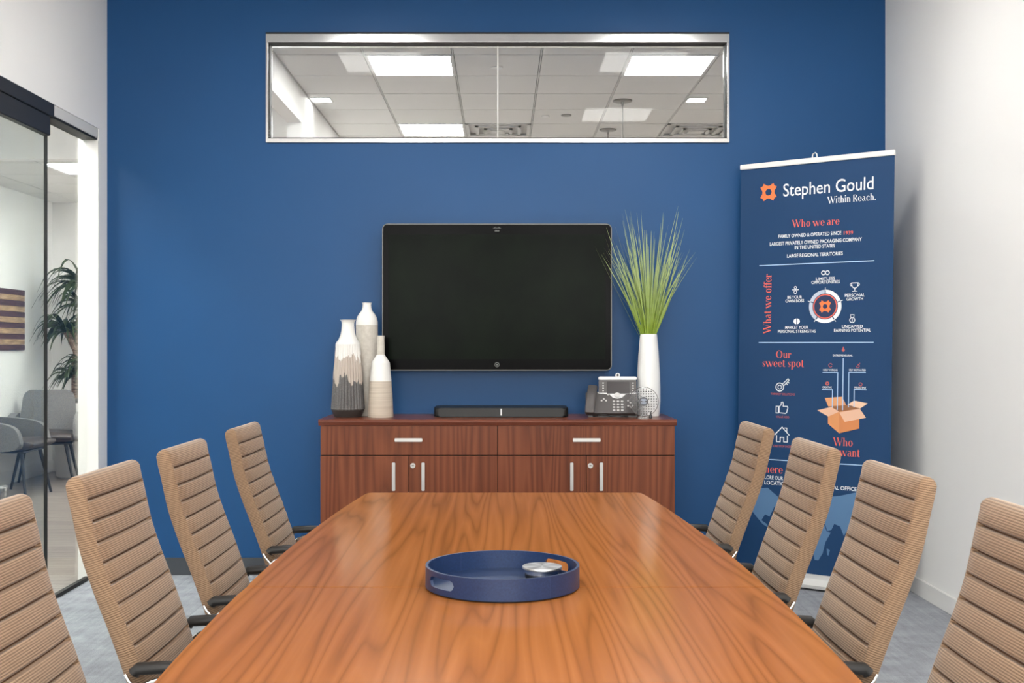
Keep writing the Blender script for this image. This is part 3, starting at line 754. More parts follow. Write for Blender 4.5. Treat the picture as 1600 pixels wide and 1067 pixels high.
MB().lathe([(r / S, vase_z(z, 650.7, S)) for r, z in ((6.1, 554), (6.0, 540), (5.9, 524.2), (5.0, 524.2), (4.8, 550))], 40, caps=False).build('neck', M['cream'], t, ang=60)
S3 = 284.8
vx = (1013.5 - 783) / S3
t = tag(empty('white_vase', (vx, 6.265, CZ)), 'tall plain white tapered vase holding green grass', 'vase')
pw = [(16.4, 650.5), (17.0, 648), (17.6, 640), (18.4, 627), (18.3, 605), (17.4, 580), (16, 556), (14.4, 536), (13.4, 526), (13.0, 523.4), (12.4, 522.8), (11.4, 523.6), (11.2, 540), (12.5, 556)]
MB().lathe([(0, 0)] + [(r / S3, vase_z(z, 650.5, S3)) for r, z in pw], 56, caps=False).build('vase_body', M['white_gloss'], t, ang=60)
# grass standing in the white vase
b = MB(); gr = random.Random(11)
for i in range(170):
    a = gr.uniform(0, 2 * PI); sp = gr.random() ** .7
    h = gr.uniform(.42, .80) * (1 - .32 * sp ** 2); lean = (.015 + .40 * sp) * gr.uniform(.75, 1.05)
    r0 = gr.uniform(.003, .030); bw = gr.uniform(.0020, .0042)
    base = Vector((r0 * math.cos(a), r0 * math.sin(a) * .9, .34)); dirv = Vector((math.cos(a), math.sin(a) * .42, 0))
    if base.y > 0: dirv.y *= .5
    pts = []
    n = 7; curl = gr.uniform(.8, 1.6); zb = gr.uniform(.0, .12) * sp
    for k in range(n + 1):
        u = k / n
        pts.append(base + dirv * lean * h / .74 * (u ** curl) * 1.0 + Vector((0, 0, h * (u - zb * u * u))))
    sd = Vector((-dirv.y, dirv.x, 0)).normalized() if gr.random() < .3 else Vector((1, gr.uniform(-.5, .5), 0)).normalized()
    L_, R_, T_ = [], [], []
    for k, p in enumerate(pts):
        wv = bw * (1 - (k / n) ** 2.2 * .92)
        L_.append(b._v(p - sd * wv)); R_.append(b._v(p + sd * wv)); T_.append(b._v(p + Vector((sd.y, -sd.x, 0)) * wv * .5))
    for k in range(n):
        b._f([L_[k], T_[k], T_[k + 1], L_[k + 1]]); b._f([T_[k], R_[k], R_[k + 1], T_[k + 1]]); b._f([R_[k], L_[k], L_[k + 1], R_[k + 1]])
tag(b.build('ornamental_grass', M['grass'], loc=(vx, 6.265, CZ + .06)), 'tuft of long green artificial grass standing in the tall white vase', 'plant')

# phone
def phone():
    t = tag(empty('desk_phone', (.598, 6.165, CZ), R(-4)), 'charcoal desk phone with a screen and handset, beside the white vase', 'phone'); t.scale = (1, 1, .93)
    foot = MB(); foot.prism([(-.02, 0), (.17, 0), (.15, .10), (.055, .035), (-.02, .012)], -.128, .134, axis='x'); foot.build('stand', M['grey_plastic'], t)
    X = Matrix.Translation((0, -.025, .012)) @ Matrix.Rotation(R(52), 4, 'X')
    b = MB(); b.X = X; b.prism(rrect(-.142, .137, .0, .150, .012), -.004, .022, bev=.004); b.build('keypad_body', M['grey_plastic'], t)
    X2 = Matrix.Translation((0, .060, .118)) @ Matrix.Rotation(R(78), 4, 'X')
    b = MB(); b.X = X2; b.prism(rrect(-.070, .135, -.005, .092, .008), 0, .022, bev=.003); sb = b.build('display_body', M['grey_plastic'], t)
    b = MB(); b.X = X2; b.prism(rrect(-.026, .097, .004, .082, .004), .0222, .0245); b.build('screen', M['screen_lcd'], sb)
    b = MB(); b.X = X2
    for k in range(5):
        b.cyl((-.046, .014 + k * .015, .021), (-.046, .014 + k * .015, .0245), .0042, 10); b.cyl((.116, .014 + k * .015, .021), (.116, .014 + k * .015, .0245), .0042, 10)
    b.build('side_key', M['grey_key'], sb)
    b = MB(); b.X = X2; b.prism(rrect(-.072, .137, .093, .112, .008), -.002, .026, bev=.003); cb = b.build('camera_bar', M['silver_plastic'], t)
    b = MB(); b.X = X2; b.cyl((.033, .121, .0), (.033, .121, .026), .0125, 24); lens = b.build('camera', M['silver_plastic'], cb)
    b = MB(); b.X = X2; b.cyl((.033, .121, .0262), (.033, .121, .0275), .0065, 20); b.build('lens', M['black_gap'], lens)
    b = MB(); b.X = X
    b.prism([(-.078, .148), (.135, .148), (.135, .139), (.075, .132), (.055, .108), (.030, .101), (.005, .108), (-.012, .130), (-.072, .138)], .0222, .0252); band = b.build('silver_band', M['silver_plastic'], t)
    b = MB(); b.X = X; b.cyl((.030, .124, .0252), (.030, .124, .029), .0165, 24); b.build('navigation_ring', M['grey_key'], band)
    b = MB(); b.X = X
    for i in range(3):
        for j in range(4): b.prism(rrect(.004 + i * .022, .018 + i * .022, .014 + j * .021, .024 + j * .021, .004, 3), .022, .0252)
    for p, q in ((-.055, .086), (-.043, .098), (-.031, .086), (.088, .086), (.100, .074), (.088, .050), (.100, .040), (.112, .050), (-.02, .13)): b.cyl((p, q, .022), (p, q, .0256), .0052, 10)
    b.build('keypad_key', M['grey_key'], t)
    b = MB(); b.X = X
    pts = [(-.120, -.004, .030), (-.119, .02, .040), (-.113, .09, .046), (-.104, .158, .040), (-.102, .178, .028)]
    b.tube(pts, [(.026 * math.copysign(abs(math.cos(2 * PI * i / 16)) ** .6, math.cos(2 * PI * i / 16)), .016 * math.copysign(abs(math.sin(2 * PI * i / 16)) ** .6, math.sin(2 * PI * i / 16))) for i in range(16)]); b.build('handset', M['grey_plastic'], t)
    c = [(-.100, -.030, .006), (-.075, -.055, .012), (-.04, -.050, .018), (-.01, -.06, .010), (.03, -.047, .014), (.06, -.052, .008), (.085, -.035, .005)]
    MB().tube([(x, y, z) for x, y, z in c], .0032).build('cord', M['black_plastic'], t)
phone()
# acrylic award
t = tag(empty('acrylic_award', ((1005.6 - 783) * 6.09 / 1784, 6.09, CZ), R(-3)), 'round clear dotted award disc with a dark centre, on the credenza front', 'award')
rr = .078; zc = .087
b = MB(); b.X = Matrix.Translation((0, 0, zc)) @ Matrix.Rotation(R(80), 4, 'X')
b.lathe([(rr - .002, -.007), (rr, -.005), (rr, .005), (rr - .002, .007)], 64); disc = b.build('disc', M['acrylic'], t)
b = MB(); b.X = Matrix.Translation((0, 0, zc)) @ Matrix.Rotation(R(80), 4, 'X')
b.lathe([(rr - .0002, -.0055), (rr + .0012, -.004), (rr + .0012, .004), (rr - .0002, .0055)], 64, caps=False); b.build('rim', M['acrylic_edge'], disc)
b = MB(); b.X = Matrix.Translation((0, 0, zc)) @ Matrix.Rotation(R(80), 4, 'X')
for i in range(-5, 6):
    for j in range(-5, 6):
        x, y = i * .0135, j * .0135; q = math.hypot(x, y)
        if .030 < q < .070: b.cyl((x, y, .0071), (x, y, .0077), .0036, 8)
b.build('printed_dot', M['dark_metal'], disc)
b = MB(); b.X = Matrix.Translation((0, 0, zc)) @ Matrix.Rotation(R(80), 4, 'X'); b.cyl((0, 0, .0071), (0, 0, .0079), .0245, 36); e = b.build('emblem', M['emblem'], disc)
b = MB(); b.X = Matrix.Translation((0, 0, zc)) @ Matrix.Rotation(R(80), 4, 'X')
for y, w in ((.012, .012), (.006, .016), (0, .008), (-.006, .015), (-.012, .012)): b.box(-w, w, y - .0012, y + .0012, .0079, .0083)
b.build('emblem_line', M['p_grey'], e)
b = MB(); b.box(-.030, .026, -.030, .030, 0, .012, bev=.003); b.box(-.028, .024, -.016, -.011, .012, .034, bev=.002); b.box(-.028, .024, .012, .017, .012, .034, bev=.002); b.build('stand', M['acrylic'], t)
MB().lathe([(.008, 0), (.0085, .012), (.004, .020), (.003, .034)], 14, c=(.036, -.022)).build('stand_screw', M['dark_metal'], t)

# ------------------------------------------------------------------ roll-up banner
BA = math.atan2(-.5, .682)
BAN = tag(empty('roll_up_banner', (1.676, 6.10, 0), BA), 'tall navy roll-up banner with white and coral lettering, in the right corner', 'banner')
SH = .0128
def lean(x, z): return x + (z - 2.28) * SH
PX = .846 / 240
class Print:
    def __init__(s, off=.0016): s.b = MB(); s.off = off
    def poly(s, pts, z=0):
        vs = [s.b._v((lean(x, y), -s.off - z, y)) for x, y in pts]; s.b._f(vs); return s
    def shape(s, vf, x=0, y=0, sx=1.0, sy=None, z=0, rot=0):
        vs, fs = vf; sy = sx if sy is None else sy; c, n = math.cos(rot), math.sin(rot)
        vv = []
        for a, b_, _ in vs:
            a, b_ = a * sx, b_ * sy; p, q = x + a * c - b_ * n, y + a * n + b_ * c
            vv.append(s.b._v((lean(p, q), -s.off - z, q)))
        for f in fs: s.b._f([vv[i] for i in f])
        return s
    def line(s, pts, w, closed=False):
        P = [Vector(p) for p in pts]
        if closed: P = P + [P[0]]
        for a, b_ in zip(P, P[1:]):
            d_ = (b_ - a)
            if d_.length < 1e-7: continue
            d_.normalize(); n = Vector((-d_.y, d_.x)) * w / 2; e = d_ * w / 2 * .6
            s.poly([a - n - e, b_ - n + e, b_ + n + e, a + n - e])
        return s
    def ring(s, x, y, ro, ri, a0=0, a1=360, n=48, z=0):
        for i in range(n):
            t0, t1 = R(a0 + (a1 - a0) * i / n), R(a0 + (a1 - a0) * (i + 1) / n)
            s.poly([(x + r * math.cos(t), y + r * math.sin(t)) for r, t in ((ri, t0), (ro, t0), (ro, t1), (ri, t1))], z)
        return s
    def disc(s, x, y, r, n=32, z=0): return s.poly([(x + r * math.cos(2 * PI * i / n), y + r * math.sin(2 * PI * i / n)) for i in range(n)], z)
    def build(s, name, mat, parent): return s.b.build(name, M[mat], parent, smooth=False)
def fit(p, txt, x0, x1, y, capheight, align='LEFT', bold=0.0, z=0):
    """default-face line of text fitted to a width and a capital height"""
    vs, fs = text_shape(txt, 1.0, 'LEFT', bold)
    a0, a1 = min(v[0] for v in vs), max(v[0] for v in vs)
    H_ = text_shape('H', 1.0, 'LEFT', bold)[0]; hh_ = max(v[1] for v in H_) - min(v[1] for v in H_)
    sx = (x1 - x0) / (a1 - a0); sy = capheight / hh_
    p.shape((vs, fs), x0 - a0 * sx, y, sx, sy, z); return p
# high-contrast serif letters, drawn as strokes (x-height .48, capitals .70, stem .11)
ST, HL, XH, CP = .105, .022, .47, .70
def g_stroke(pts, ws):
    P = [Vector(p) for p in pts]; Lf, Rt = [], []
    for i, p in enumerate(P):
        d_ = (P[min(i + 1, len(P) - 1)] - P[max(i - 1, 0)]).normalized(); n = Vector((-d_.y, d_.x)) * ws[i] / 2
        Lf.append(p + n); Rt.append(p - n)
    return [[tuple(Lf[i]), tuple(Lf[i + 1]), tuple(Rt[i + 1]), tuple(Rt[i])] for i in range(len(P) - 1)]
def g_rect(x0, x1, y0, y1): return [[(x0, y0), (x1, y0), (x1, y1), (x0, y1)]]
def g_ring(cx, cy, rx, ry, tw=ST, hl=HL, a0=0, a1=360, n=28):
    o = []
    for i in range(n):
        t0, t1 = R(a0 + (a1 - a0) * i / n), R(a0 + (a1 - a0) * (i + 1) / n)
        o.append([(cx + rx * math.cos(t0), cy + ry * math.sin(t0)), (cx + rx * math.cos(t1), cy + ry * math.sin(t1)), (cx + (rx - tw) * math.cos(t1), cy + (ry - hl) * math.sin(t1)), (cx + (rx - tw) * math.cos(t0), cy + (ry - hl) * math.sin(t0))])
    return o
def g_ser(x, y, w=.17): return g_rect(x - w / 2, x + w / 2, y, y + HL)
def g_dot(x, y, r=.062): return [[(x + r * math.cos(2 * PI * i / 14), y + r * math.sin(2 * PI * i / 14)) for i in range(14)]]
def g_w(h, k):
    a = .0
    return g_stroke([(.06 * k, h), (.27 * k, 0)], [ST, ST]) + g_stroke([(.27 * k, 0), (.43 * k, h)], [HL * 1.3] * 2) + g_stroke([(.36 * k, h), (.57 * k, 0)], [ST, ST]) + g_stroke([(.57 * k, 0), (.74 * k, h)], [HL * 1.3] * 2) + g_ser(.06 * k, h - HL, .2) + g_ser(.38 * k, h - HL, .2) + g_ser(.74 * k, h - HL, .15)
def g_arch(x, w): return g_ring(x + w / 2, XH - .17, w / 2 + ST / 2, .17, ST, HL, 0, 180, 14)
GL = {
    'W': (g_w(CP, 1.22), .98), 'w': (g_w(XH, 1.0), .80),
    'h': (g_rect(.06, .06 + ST, 0, CP) + g_ser(.11, 0) + g_ser(.08, CP - HL, .12) + g_arch(.11, .25) + g_rect(.36 - ST / 2 + .0, .36 + ST / 2, 0, XH - .16) + g_ser(.36, 0), .50),
    'n': (g_rect(.06, .06 + ST, 0, XH) + g_ser(.11, 0) + g_ser(.08, XH - HL, .12) + g_arch(.11, .25) + g_rect(.36 - ST / 2, .36 + ST / 2, 0, XH - .16) + g_ser(.36, 0), .50),
    'u': (g_rect(.06, .06 + ST, .15, XH) + g_ser(.08, XH - HL, .12) + g_ring(.235, .165, .175, .175, ST, HL, 180, 360, 14) + g_rect(.32, .32 + ST, 0, XH) + g_ser(.34, XH - HL, .12) + g_ser(.40, 0, .12), .50),
    'o': (g_ring(.25, XH / 2, .21, XH / 2 + .01), .50),
    'O': (g_ring(.37, CP / 2, .33, CP / 2 + .01, ST * 1.15), .76),
    'e': (g_ring(.23, XH / 2, .20, XH / 2 + .01, ST, HL, 0, 325, 26) + g_rect(.06, .43, XH / 2 - HL / 2, XH / 2 + HL / 2), .46),
    'c': (g_ring(.23, XH / 2, .20, XH / 2 + .01, ST, HL, 50, 325, 24) + g_dot(.35, XH - .10, .05), .44),
    'a': (g_ring(.19, .135, .16, .14, ST, HL, 60, 300, 20) + g_rect(.27, .27 + ST, .03, XH - .12) + g_ring(.225, XH - .14, .15, .14, ST, HL, 0, 150, 12) + g_ser(.40, 0, .13), .48),
    'r': (g_rect(.06, .06 + ST, 0, XH) + g_ser(.11, 0, .19) + g_ser(.08, XH - HL, .12) + g_stroke([(.15, XH - .12), (.22, XH - .03), (.30, XH - .02)], [HL] * 3) + g_dot(.31, XH - .07, .055), .38),
    'i': (g_rect(.06, .06 + ST, 0, XH) + g_ser(.11, 0) + g_ser(.08, XH - HL, .12) + g_dot(.11, CP - .03, .06), .24),
    't': (g_rect(.08, .08 + ST, .06, XH + .13) + g_rect(.0, .27, XH - HL, XH) + g_ring(.21, .09, .13, .10, ST * .9, HL, 180, 320, 10), .30),
    'f': (g_rect(.08, .08 + ST, 0, CP - .12) + g_ser(.13, 0, .2) + g_rect(.0, .28, XH - HL, XH) + g_ring(.22, CP - .14, .14, .15, ST, HL, 50, 180, 10) + g_dot(.29, CP - .06, .05), .29),
    'p': (g_rect(.06, .06 + ST, -.22, XH) + g_ser(.11, -.22) + g_ser(.08, XH - HL, .12) + g_ring(.24, XH / 2, .21, XH / 2 + .01, ST, HL, -130, 130, 22), .49),
    's': (g_stroke([(.31, XH - .09), (.24, XH - .015), (.14, XH - .03), (.09, XH - .11), (.15, XH / 2 + .03), (.25, XH / 2 - .05), (.29, .11), (.23, .03), (.13, .015), (.05, .10)], [HL * 1.6, HL, HL * 1.5, .06, ST, ST, .06, HL * 1.5, HL, HL * 1.6]), .36),
    'R': (g_rect(.06, .06 + ST * 1.1, 0, CP) + g_ser(.12, 0, .22) + g_ser(.1, CP - HL, .16) + g_ring(.26, CP - .175, .20, .175, ST, HL, -90, 90, 14) + g_rect(.1, .27, CP - HL, CP) + g_rect(.1, .27, CP - .35, CP - .35 + HL) + g_stroke([(.27, CP - .34), (.47, .02)], [ST, ST]) + g_ser(.49, 0, .14), .58),
    '.': (g_dot(.09, .055), .18), ' ': ([], .22)}
def serif(p, txt, x0, x1, y, cap, rot=0):
    w = sum(GL[c][1] for c in txt); sx = (x1 - x0) / w; sy = cap / CP; pen = 0; c, n = math.cos(rot), math.sin(rot); layer = 0
    for chx in txt:
        for q in GL[chx][0]:
            pts = []
            for a, b_ in q:
                a, b_ = (a + pen) * sx, b_ * sy
                pts.append((x0 + a, y + b_) if not rot else (x0 - b_, y + a))
            p.poly(pts, (layer % 9) * 1e-5); layer += 1
        pen += GL[chx][1]
    return p
def text_part(name, mat, txt, x0, x1, y, cap, bold=.012):
    p = Print(); fit(p, txt, x0, x1, y, cap, bold=bold); return p.build(name, mat, PAN)
# panel, top bar, base
b = MB(); zb, zt = .075, 2.277
n = 12; A_ = []
for k in range(n + 1):
    z = zb + (zt - zb) * k / n
    A_.append([b._v((lean(-.4225, z), 0, z)), b._v((lean(.4225, z), 0, z)), b._v((lean(.4225, z), .0012, z)), b._v((lean(-.4225, z), .0012, z))])
for a, c_ in zip(A_, A_[1:]):
    for i in range(4): b._f([a[i], a[(i + 1) % 4], c_[(i + 1) % 4], c_[i]])
b._f(A_[0][::-1]); b._f(A_[-1])
PAN = b.build('printed_panel', M['banner'], BAN, smooth=False)
bx(-.426, .426, -.010, .010, 2.276, 2.304, bev=.003).build('top_rail', M['white_trim'], BAN)
b = MB(); b.tube([(-.012, -.004, 2.303), (-.010, -.004, 2.322), (.004, -.004, 2.330), (.012, -.004, 2.322), (.014, -.004, 2.303)], .004); b.build('rail_clip', M['alum'], BAN)
MB().cyl((0, .02, .08), (.0, .02, 2.30), .007, 12).build('support_pole', M['alum'], BAN)
prof = [(-.055, .012), (-.060, .030), (-.045, .062), (-.012, .078), (.020, .078), (.050, .055), (.060, .012)]
b = MB(); b.prism(prof, lean(-.43, .05), lean(.43, .05), axis='x'); BASE = b.build('cassette', M['grid'], BAN)
for x in (-.30, .24):
    b = MB(); b.prism([(x - .018, -.17), (x + .018, -.17), (x + .022, -.05), (x + .022, .16), (x - .022, .16), (x - .022, -.05)], 0, .0118, bev=.002); b.build('foot', M['grid'], BASE)
# logo
def logo_loops(s):
    out = []
    for q in range(4):
        a = R(45 + 90 * q); c, n = math.cos(a), math.sin(a)
        for u, v in ((.52, -.46), (.72, -.34), (.80, -.36), (1.08, -.26), (.98, -.10), (.98, .10), (1.08, .26), (.80, .36), (.72, .34), (.52, .46)):
            out.append((s * (u * c - v * n), s * (u * n + v * c)))
    hole = [(s * .36 * math.cos(2 * PI * i / 32), s * .36 * math.sin(2 * PI * i / 32)) for i in range(32)]
    return flat_shape([out, hole])
Print().shape(logo_loops(.0500), -.2594, 2.1405).build('logo', 'p_orange', PAN)
p = Print(); fit(p, 'Stephen Gould', -.1745, .316, 2.111, .0665, bold=.003); p.build('company_name', 'p_white', PAN)
p = Print(); serif(p, 'Within Reach.', .0713, .330, 2.0540, .0360); p.build('tagline', 'p_white', PAN)
p = Print(); serif(p, 'Who we are', -.1225, .140, 1.9390, .0400); p.build('heading', 'p_coral', PAN)
text_part('body_text', 'p_white', 'FAMILY OWNED & OPERATED SINCE', -.1990, .1490, 1.8855, .0185)
text_part('body_text', 'p_white', 'LARGEST PRIVATELY OWNED PACKAGING COMPANY', -.2481, .259, 1.8460, .0190)
text_part('body_text', 'p_white', 'IN THE UNITED STATES', -.1055, .1165, 1.8200, .0185)
text_part('body_text', 'p_white', 'LARGE REGIONAL TERRITORIES', -.1483, .1583, 1.7770, .0185)
p = Print(); fit(p, '1939', .163, .212, 1.8835, .0185, bold=.012); p.build('year_text', 'p_coral', PAN)
for x0, x1, z in ((-.3062, .3236, 1.740), (-.3045, .3256, 1.3168), (-.3045, .3256, .6770)):
    Print().line([(x0, z), (x1, z)], .0052).build('rule_line', 'p_sky', PAN)
p = Print(); serif(p, 'What we offer', -.2362, -.2362 + .328, 1.3660, .0440, rot=1); p.build('heading', 'p_coral', PAN)
# wheel
cx, cz = .0668, 1.5085
for a0, a1 in ((20, 88), (-52, 16), (-124, -56)): Print().ring(cx, cz, .0885, .0690, a0, a1, 16).build('wheel_segment', 'p_white', PAN)
p = Print()
for k in range(5):
    a = R(90 - 72 * k); p.line([(cx + r * math.cos(a), cz + r * math.sin(a)) for r in (.084, .099)], .0035)
p.build('wheel_tick', 'p_white', PAN)
for a0, a1 in ((92, 160), (164, 232)): Print().ring(cx, cz, .0885, .0690, a0, a1, 16).build('wheel_segment', 'p_grey', PAN)
p = Print(); p.disc(cx, cz, .0686, 40); p.build('wheel_hub', 'p_navy', PAN)
p = Print(.0022); p.ring(cx, cz, .0655, .0595); p.build('wheel_line', 'p_coral', PAN)
Print(.0024).shape(logo_loops(.0345), cx, cz).build('wheel_logo', 'p_orange', PAN)
p = Print()
for x, z, w, tx in ((.0667, 1.6480, .104, 'LIMITLESS'), (.067, 1.6300, .154, 'OPPORTUNITIES'), (.2255, 1.5570, .106, 'PERSONAL'), (.2255, 1.5370, .088, 'GROWTH'), (-.102, 1.5545, .082, 'BE YOUR'), (-.102, 1.5345, .104, 'OWN BOSS'),
                    (-.089, 1.3910, .130, 'MARKET YOUR'), (-.089, 1.3700, .212, 'PERSONAL STRENGTHS'), (.2145, 1.3935, .110, 'UNCAPPED'), (.2145, 1.3730, .196, 'EARNING POTENTIAL')):
    text_part('caption_text', 'p_white', tx, x - w / 2, x + w / 2, z, .0158)
p = Print()                                                # small icons round the wheel
for s in (-1, 1): p.ring(.0663 + s * .011, 1.6873, .0125, .0078, n=20)
x, z = .2251, 1.6080; p.ring(x, z + .008, .017, .013, 180, 360, 14).line([(x - .017, z + .02), (x - .017, z + .006)], .004).line([(x + .017, z + .02), (x + .017, z + .006)], .004).line([(x - .018, z + .02), (x + .018, z + .02)], .004)
p.ring(x - .017, z + .012, .009, .006, 60, 300, 12).ring(x + .017, z + .012, .009, .006, -120, 120, 12).line([(x, z - .008), (x, z - .022)], .004).line([(x - .012, z - .023), (x + .012, z - .023)], .004)
x, z = -.099, 1.6005; p.ring(x, z + .013, .008, .005, n=16).ring(x, z - .012, .009, .006, n=16).line([(x - .018, z + .001), (x + .018, z + .001)], .0035).line([(x - .012, z - .004), (x + .012, z - .004)], .003).line([(x, z + .006), (x, z - .004)], .003)
x, z = -.0896, 1.4311
for s in (-1, 1):
    p.poly([(x + s * (.002 + .016 * math.sin(PI * i / 12)), z + .015 * math.cos(PI * i / 12)) for i in range(13)][::s])
x, z = .2136, 1.4380; p.ring(x, z - .004, .0155, .0115, n=22).line([(x - .008, z + .012), (x - .010, z + .024)], .003).line([(x + .008, z + .012), (x + .010, z + .024)], .003).line([(x - .010, z + .024), (x + .010, z + .024)], .003).line([(x, z - .012), (x, z + .004)], .004)
p.build('small_icon', 'p_white', PAN)
# our sweet spot
p = Print(); serif(p, 'Our', -.206, -.117, 1.2330, .0400); serif(p, 'sweet spot', -.2850, -.0460, 1.1850, .0420); p.build('heading', 'p_coral', PAN)
p = Print(); x, z = -.1683, 1.0845
p.ring(x - .013, z - .010, .0245, .0195, n=28).ring(x - .013, z - .010, .0125, .0085, n=20).line([(x + .004, z + .008), (x + .034, z + .036)], .0045).line([(x + .012, z + .000), (x + .040, z + .028)], .0045).line([(x + .034, z + .036), (x + .040, z + .028)], .0045).line([(x + .024, z + .012), (x + .031, z + .004)], .0045).line([(x + .033, z + .020), (x + .040, z + .013)], .0045)
p.build('key_icon', 'p_white', PAN)
p = Print(); x, z = -.1667, .9595
p.line([(x - .034, z + .010), (x - .020, z + .010), (x - .020, z - .026), (x - .034, z - .026)], .0045, True)
p.line([(x - .016, z + .008), (x - .006, z + .018), (x - .004, z + .032), (x + .004, z + .034), (x + .008, z + .024), (x + .006, z + .011), (x + .030, z + .011), (x + .033, z + .004), (x + .027, z - .022), (x + .020, z - .027), (x - .010, z - .025), (x - .016, z - .021)], .0045, True)
p.build('thumb_icon', 'p_white', PAN)
p = Print(); x, z = -.1648, .8171
p.line([(x - .041, z - .002), (x, z + .040), (x + .041, z - .002)], .0048).line([(x + .014, z + .036), (x + .027, z + .036), (x + .027, z + .014)], .0042).line([(x - .031, z - .006), (x - .031, z - .040), (x - .010, z - .040), (x - .010, z - .016), (x + .010, z - .016), (x + .010, z - .040), (x + .031, z - .040), (x + .031, z - .006)], .0048)
p.build('house_icon', 'p_white', PAN)
p = Print()
fit(p, 'TURNKEY SOLUTIONS', -.233, -.095, 1.0310, .0115, bold=.01); fit(p, 'VALUE ADD', -.200, -.125, .9070, .0115, bold=.01); fit(p, 'ONE STOP SHOP', -.215, -.112, .7470, .0115, bold=.01)
x, z = .168, 1.280; p.disc(x, z - .004, .008, 14).poly([(x - .006, z), (x + .006, z), (x, z + .017)])
p.ring(.100, 1.196, .011, .008, 20, 330, 16).ring(.246, 1.194, .010, .007, -180, 90, 16).line([(.246, 1.196), (.257, 1.209)], .003).ring(.084, 1.099, .011, .004, n=16).ring(.262, 1.098, .010, .0065, n=16)
p.build('coral_caption', 'p_dim', PAN)
p = Print()
for a, c_, z, tx in ((.112, .218, 1.2440, 'ENTREPRENEURIAL'), (.060, .138, 1.1665, 'HARD WORKING'), (.200, .288, 1.1680, 'SELF MOTIVATED'), (.058, .108, 1.0745, 'CREATIVE'), (.230, .292, 1.0765, 'PERSISTENT')): text_part('small_caption', 'p_white', tx, a, c_, z, .0098)
p = Print(.0024)
p.line([(.1686, 1.233), (.1686, .962)], .0052)
p.line([(.0591, 1.158), (.1400, 1.158), (.1400, .962)], .0048).line([(.0568, 1.066), (.1128, 1.066), (.1128, .970)], .0048).line([(.2877, 1.160), (.1995, 1.160), (.1995, .978)], .0048).line([(.2922, 1.070), (.2290, 1.070), (.2290, .979)], .0048)
p.build('diagram_line', 'p_sky', PAN)
BXP = [('box_print', 'p_c1', [[(.0712, 1.0221), (.1649, 1.031), (.1878, .9876), (.0914, .977)]]), ('box_print', 'p_c4', [[(.1942, .9909), (.2288, 1.0126), (.3012, 1.0004), (.2596, .971)]]),
       ('box_print', 'p_c3', [[(.0979, .9765), (.1878, .9888), (.2609, .9723), (.1499, .9517)]]), ('box_print', 'p_c5', [[(.09, .9274), (.0920, .9640), (.1499, .9517), (.1513, .8381), (.0906, .8861)]]),
       ('box_print', 'p_c6', [[(.1499, .9517), (.2565, .9709), (.2578, .8679), (.1513, .8381)]])]
for i, (n_, m_, polys) in enumerate(BXP):
    p = Print(.0017 + .00012 * i)
    for q in polys: p.poly(q)
    p.build(n_, m_, PAN)
p = Print(.0027); p.poly([(.0315, .9553), (.1076, .9756), (.1499, .9517), (.092, .9243)]).poly([(.1499, .9485), (.2596, .971), (.2928, .9254), (.1807, .8992)]); p.build('box_print', 'p_c2', PAN)
p = Print(); serif(p, 'Who', .1190, .2260, .7720, .0430); serif(p, 'we want', .0770, .2630, .7190, .0430); p.build('heading', 'p_coral', PAN)
p = Print(); serif(p, 'Where', -.3190, -.1560, .6050, .0420); p.build('heading', 'p_coral', PAN)
text_part('body_text', 'p_white', 'EXPLORE OUR', -.2990, -.1560, .5690, .0200); text_part('body_text', 'p_white', '43 LOCATIONS & FIND YOUR LOCAL OFFICE', -.2990, .2480, .5400, .0200)
LAND = [[(-168, 66), (-140, 70), (-110, 70), (-85, 73), (-62, 60), (-56, 50), (-70, 43), (-80, 27), (-90, 30), (-98, 20), (-86, 15), (-80, 8), (-95, 14), (-108, 24), (-122, 36), (-126, 50), (-150, 60)],
        [(-80, 8), (-62, 10), (-36, -6), (-42, -22), (-58, -36), (-70, -53), (-75, -45), (-70, -18), (-81, -4)],
        [(-17, 15), (-6, 35), (11, 37), (32, 31), (43, 12), (51, 11), (40, -5), (35, -22), (26, -34), (18, -34), (9, 4), (-8, 5)],
        [(43, -14), (50, -16), (47, -25), (44, -24)],
        [(-9, 37), (-9, 43), (3, 50), (8, 57), (5, 62), (25, 71), (42, 66), (68, 69), (105, 77), (140, 73), (180, 68), (160, 58), (142, 54), (130, 42), (121, 30), (108, 20), (104, 8), (98, 16), (88, 22), (78, 8), (70, 22), (58, 25), (52, 15), (44, 13), (36, 30), (27, 37), (20, 40), (14, 44), (3, 42)],
        [(114, -22), (130, -12), (142, -11), (153, -27), (146, -38), (131, -32), (116, -34)]]
p = Print()
for L_ in LAND: p.shape(flat_shape([[(-.021 + a * .00262, .2721 + c_ * .00342) for a, c_ in L_ if True]]))
p.build('world_map', 'p_map', PAN)

# ------------------------------------------------------------------ lobby seen through the glass
t = tag(empty('wood_wall_art', (-4.638, 10.1, 1.545)), 'striped dark red and tan wooden board art on the lobby wall', 'wall art')
b = MB(); b2 = MB(); n = 11; h = .58 / n
for i in range(n):
    (b if i % 2 == 0 else b2).box(.001, .022 + (.004 if i % 2 else 0), -.93 + (i % 3) * .006, .97 - (i % 2) * .012, -.29 + i * h + .0006, -.29 + (i + 1) * h - .0006, bev=.002)
b.build('dark_board', M['board_dark'], t); b2.build('tan_board', M['board_tan'], t)

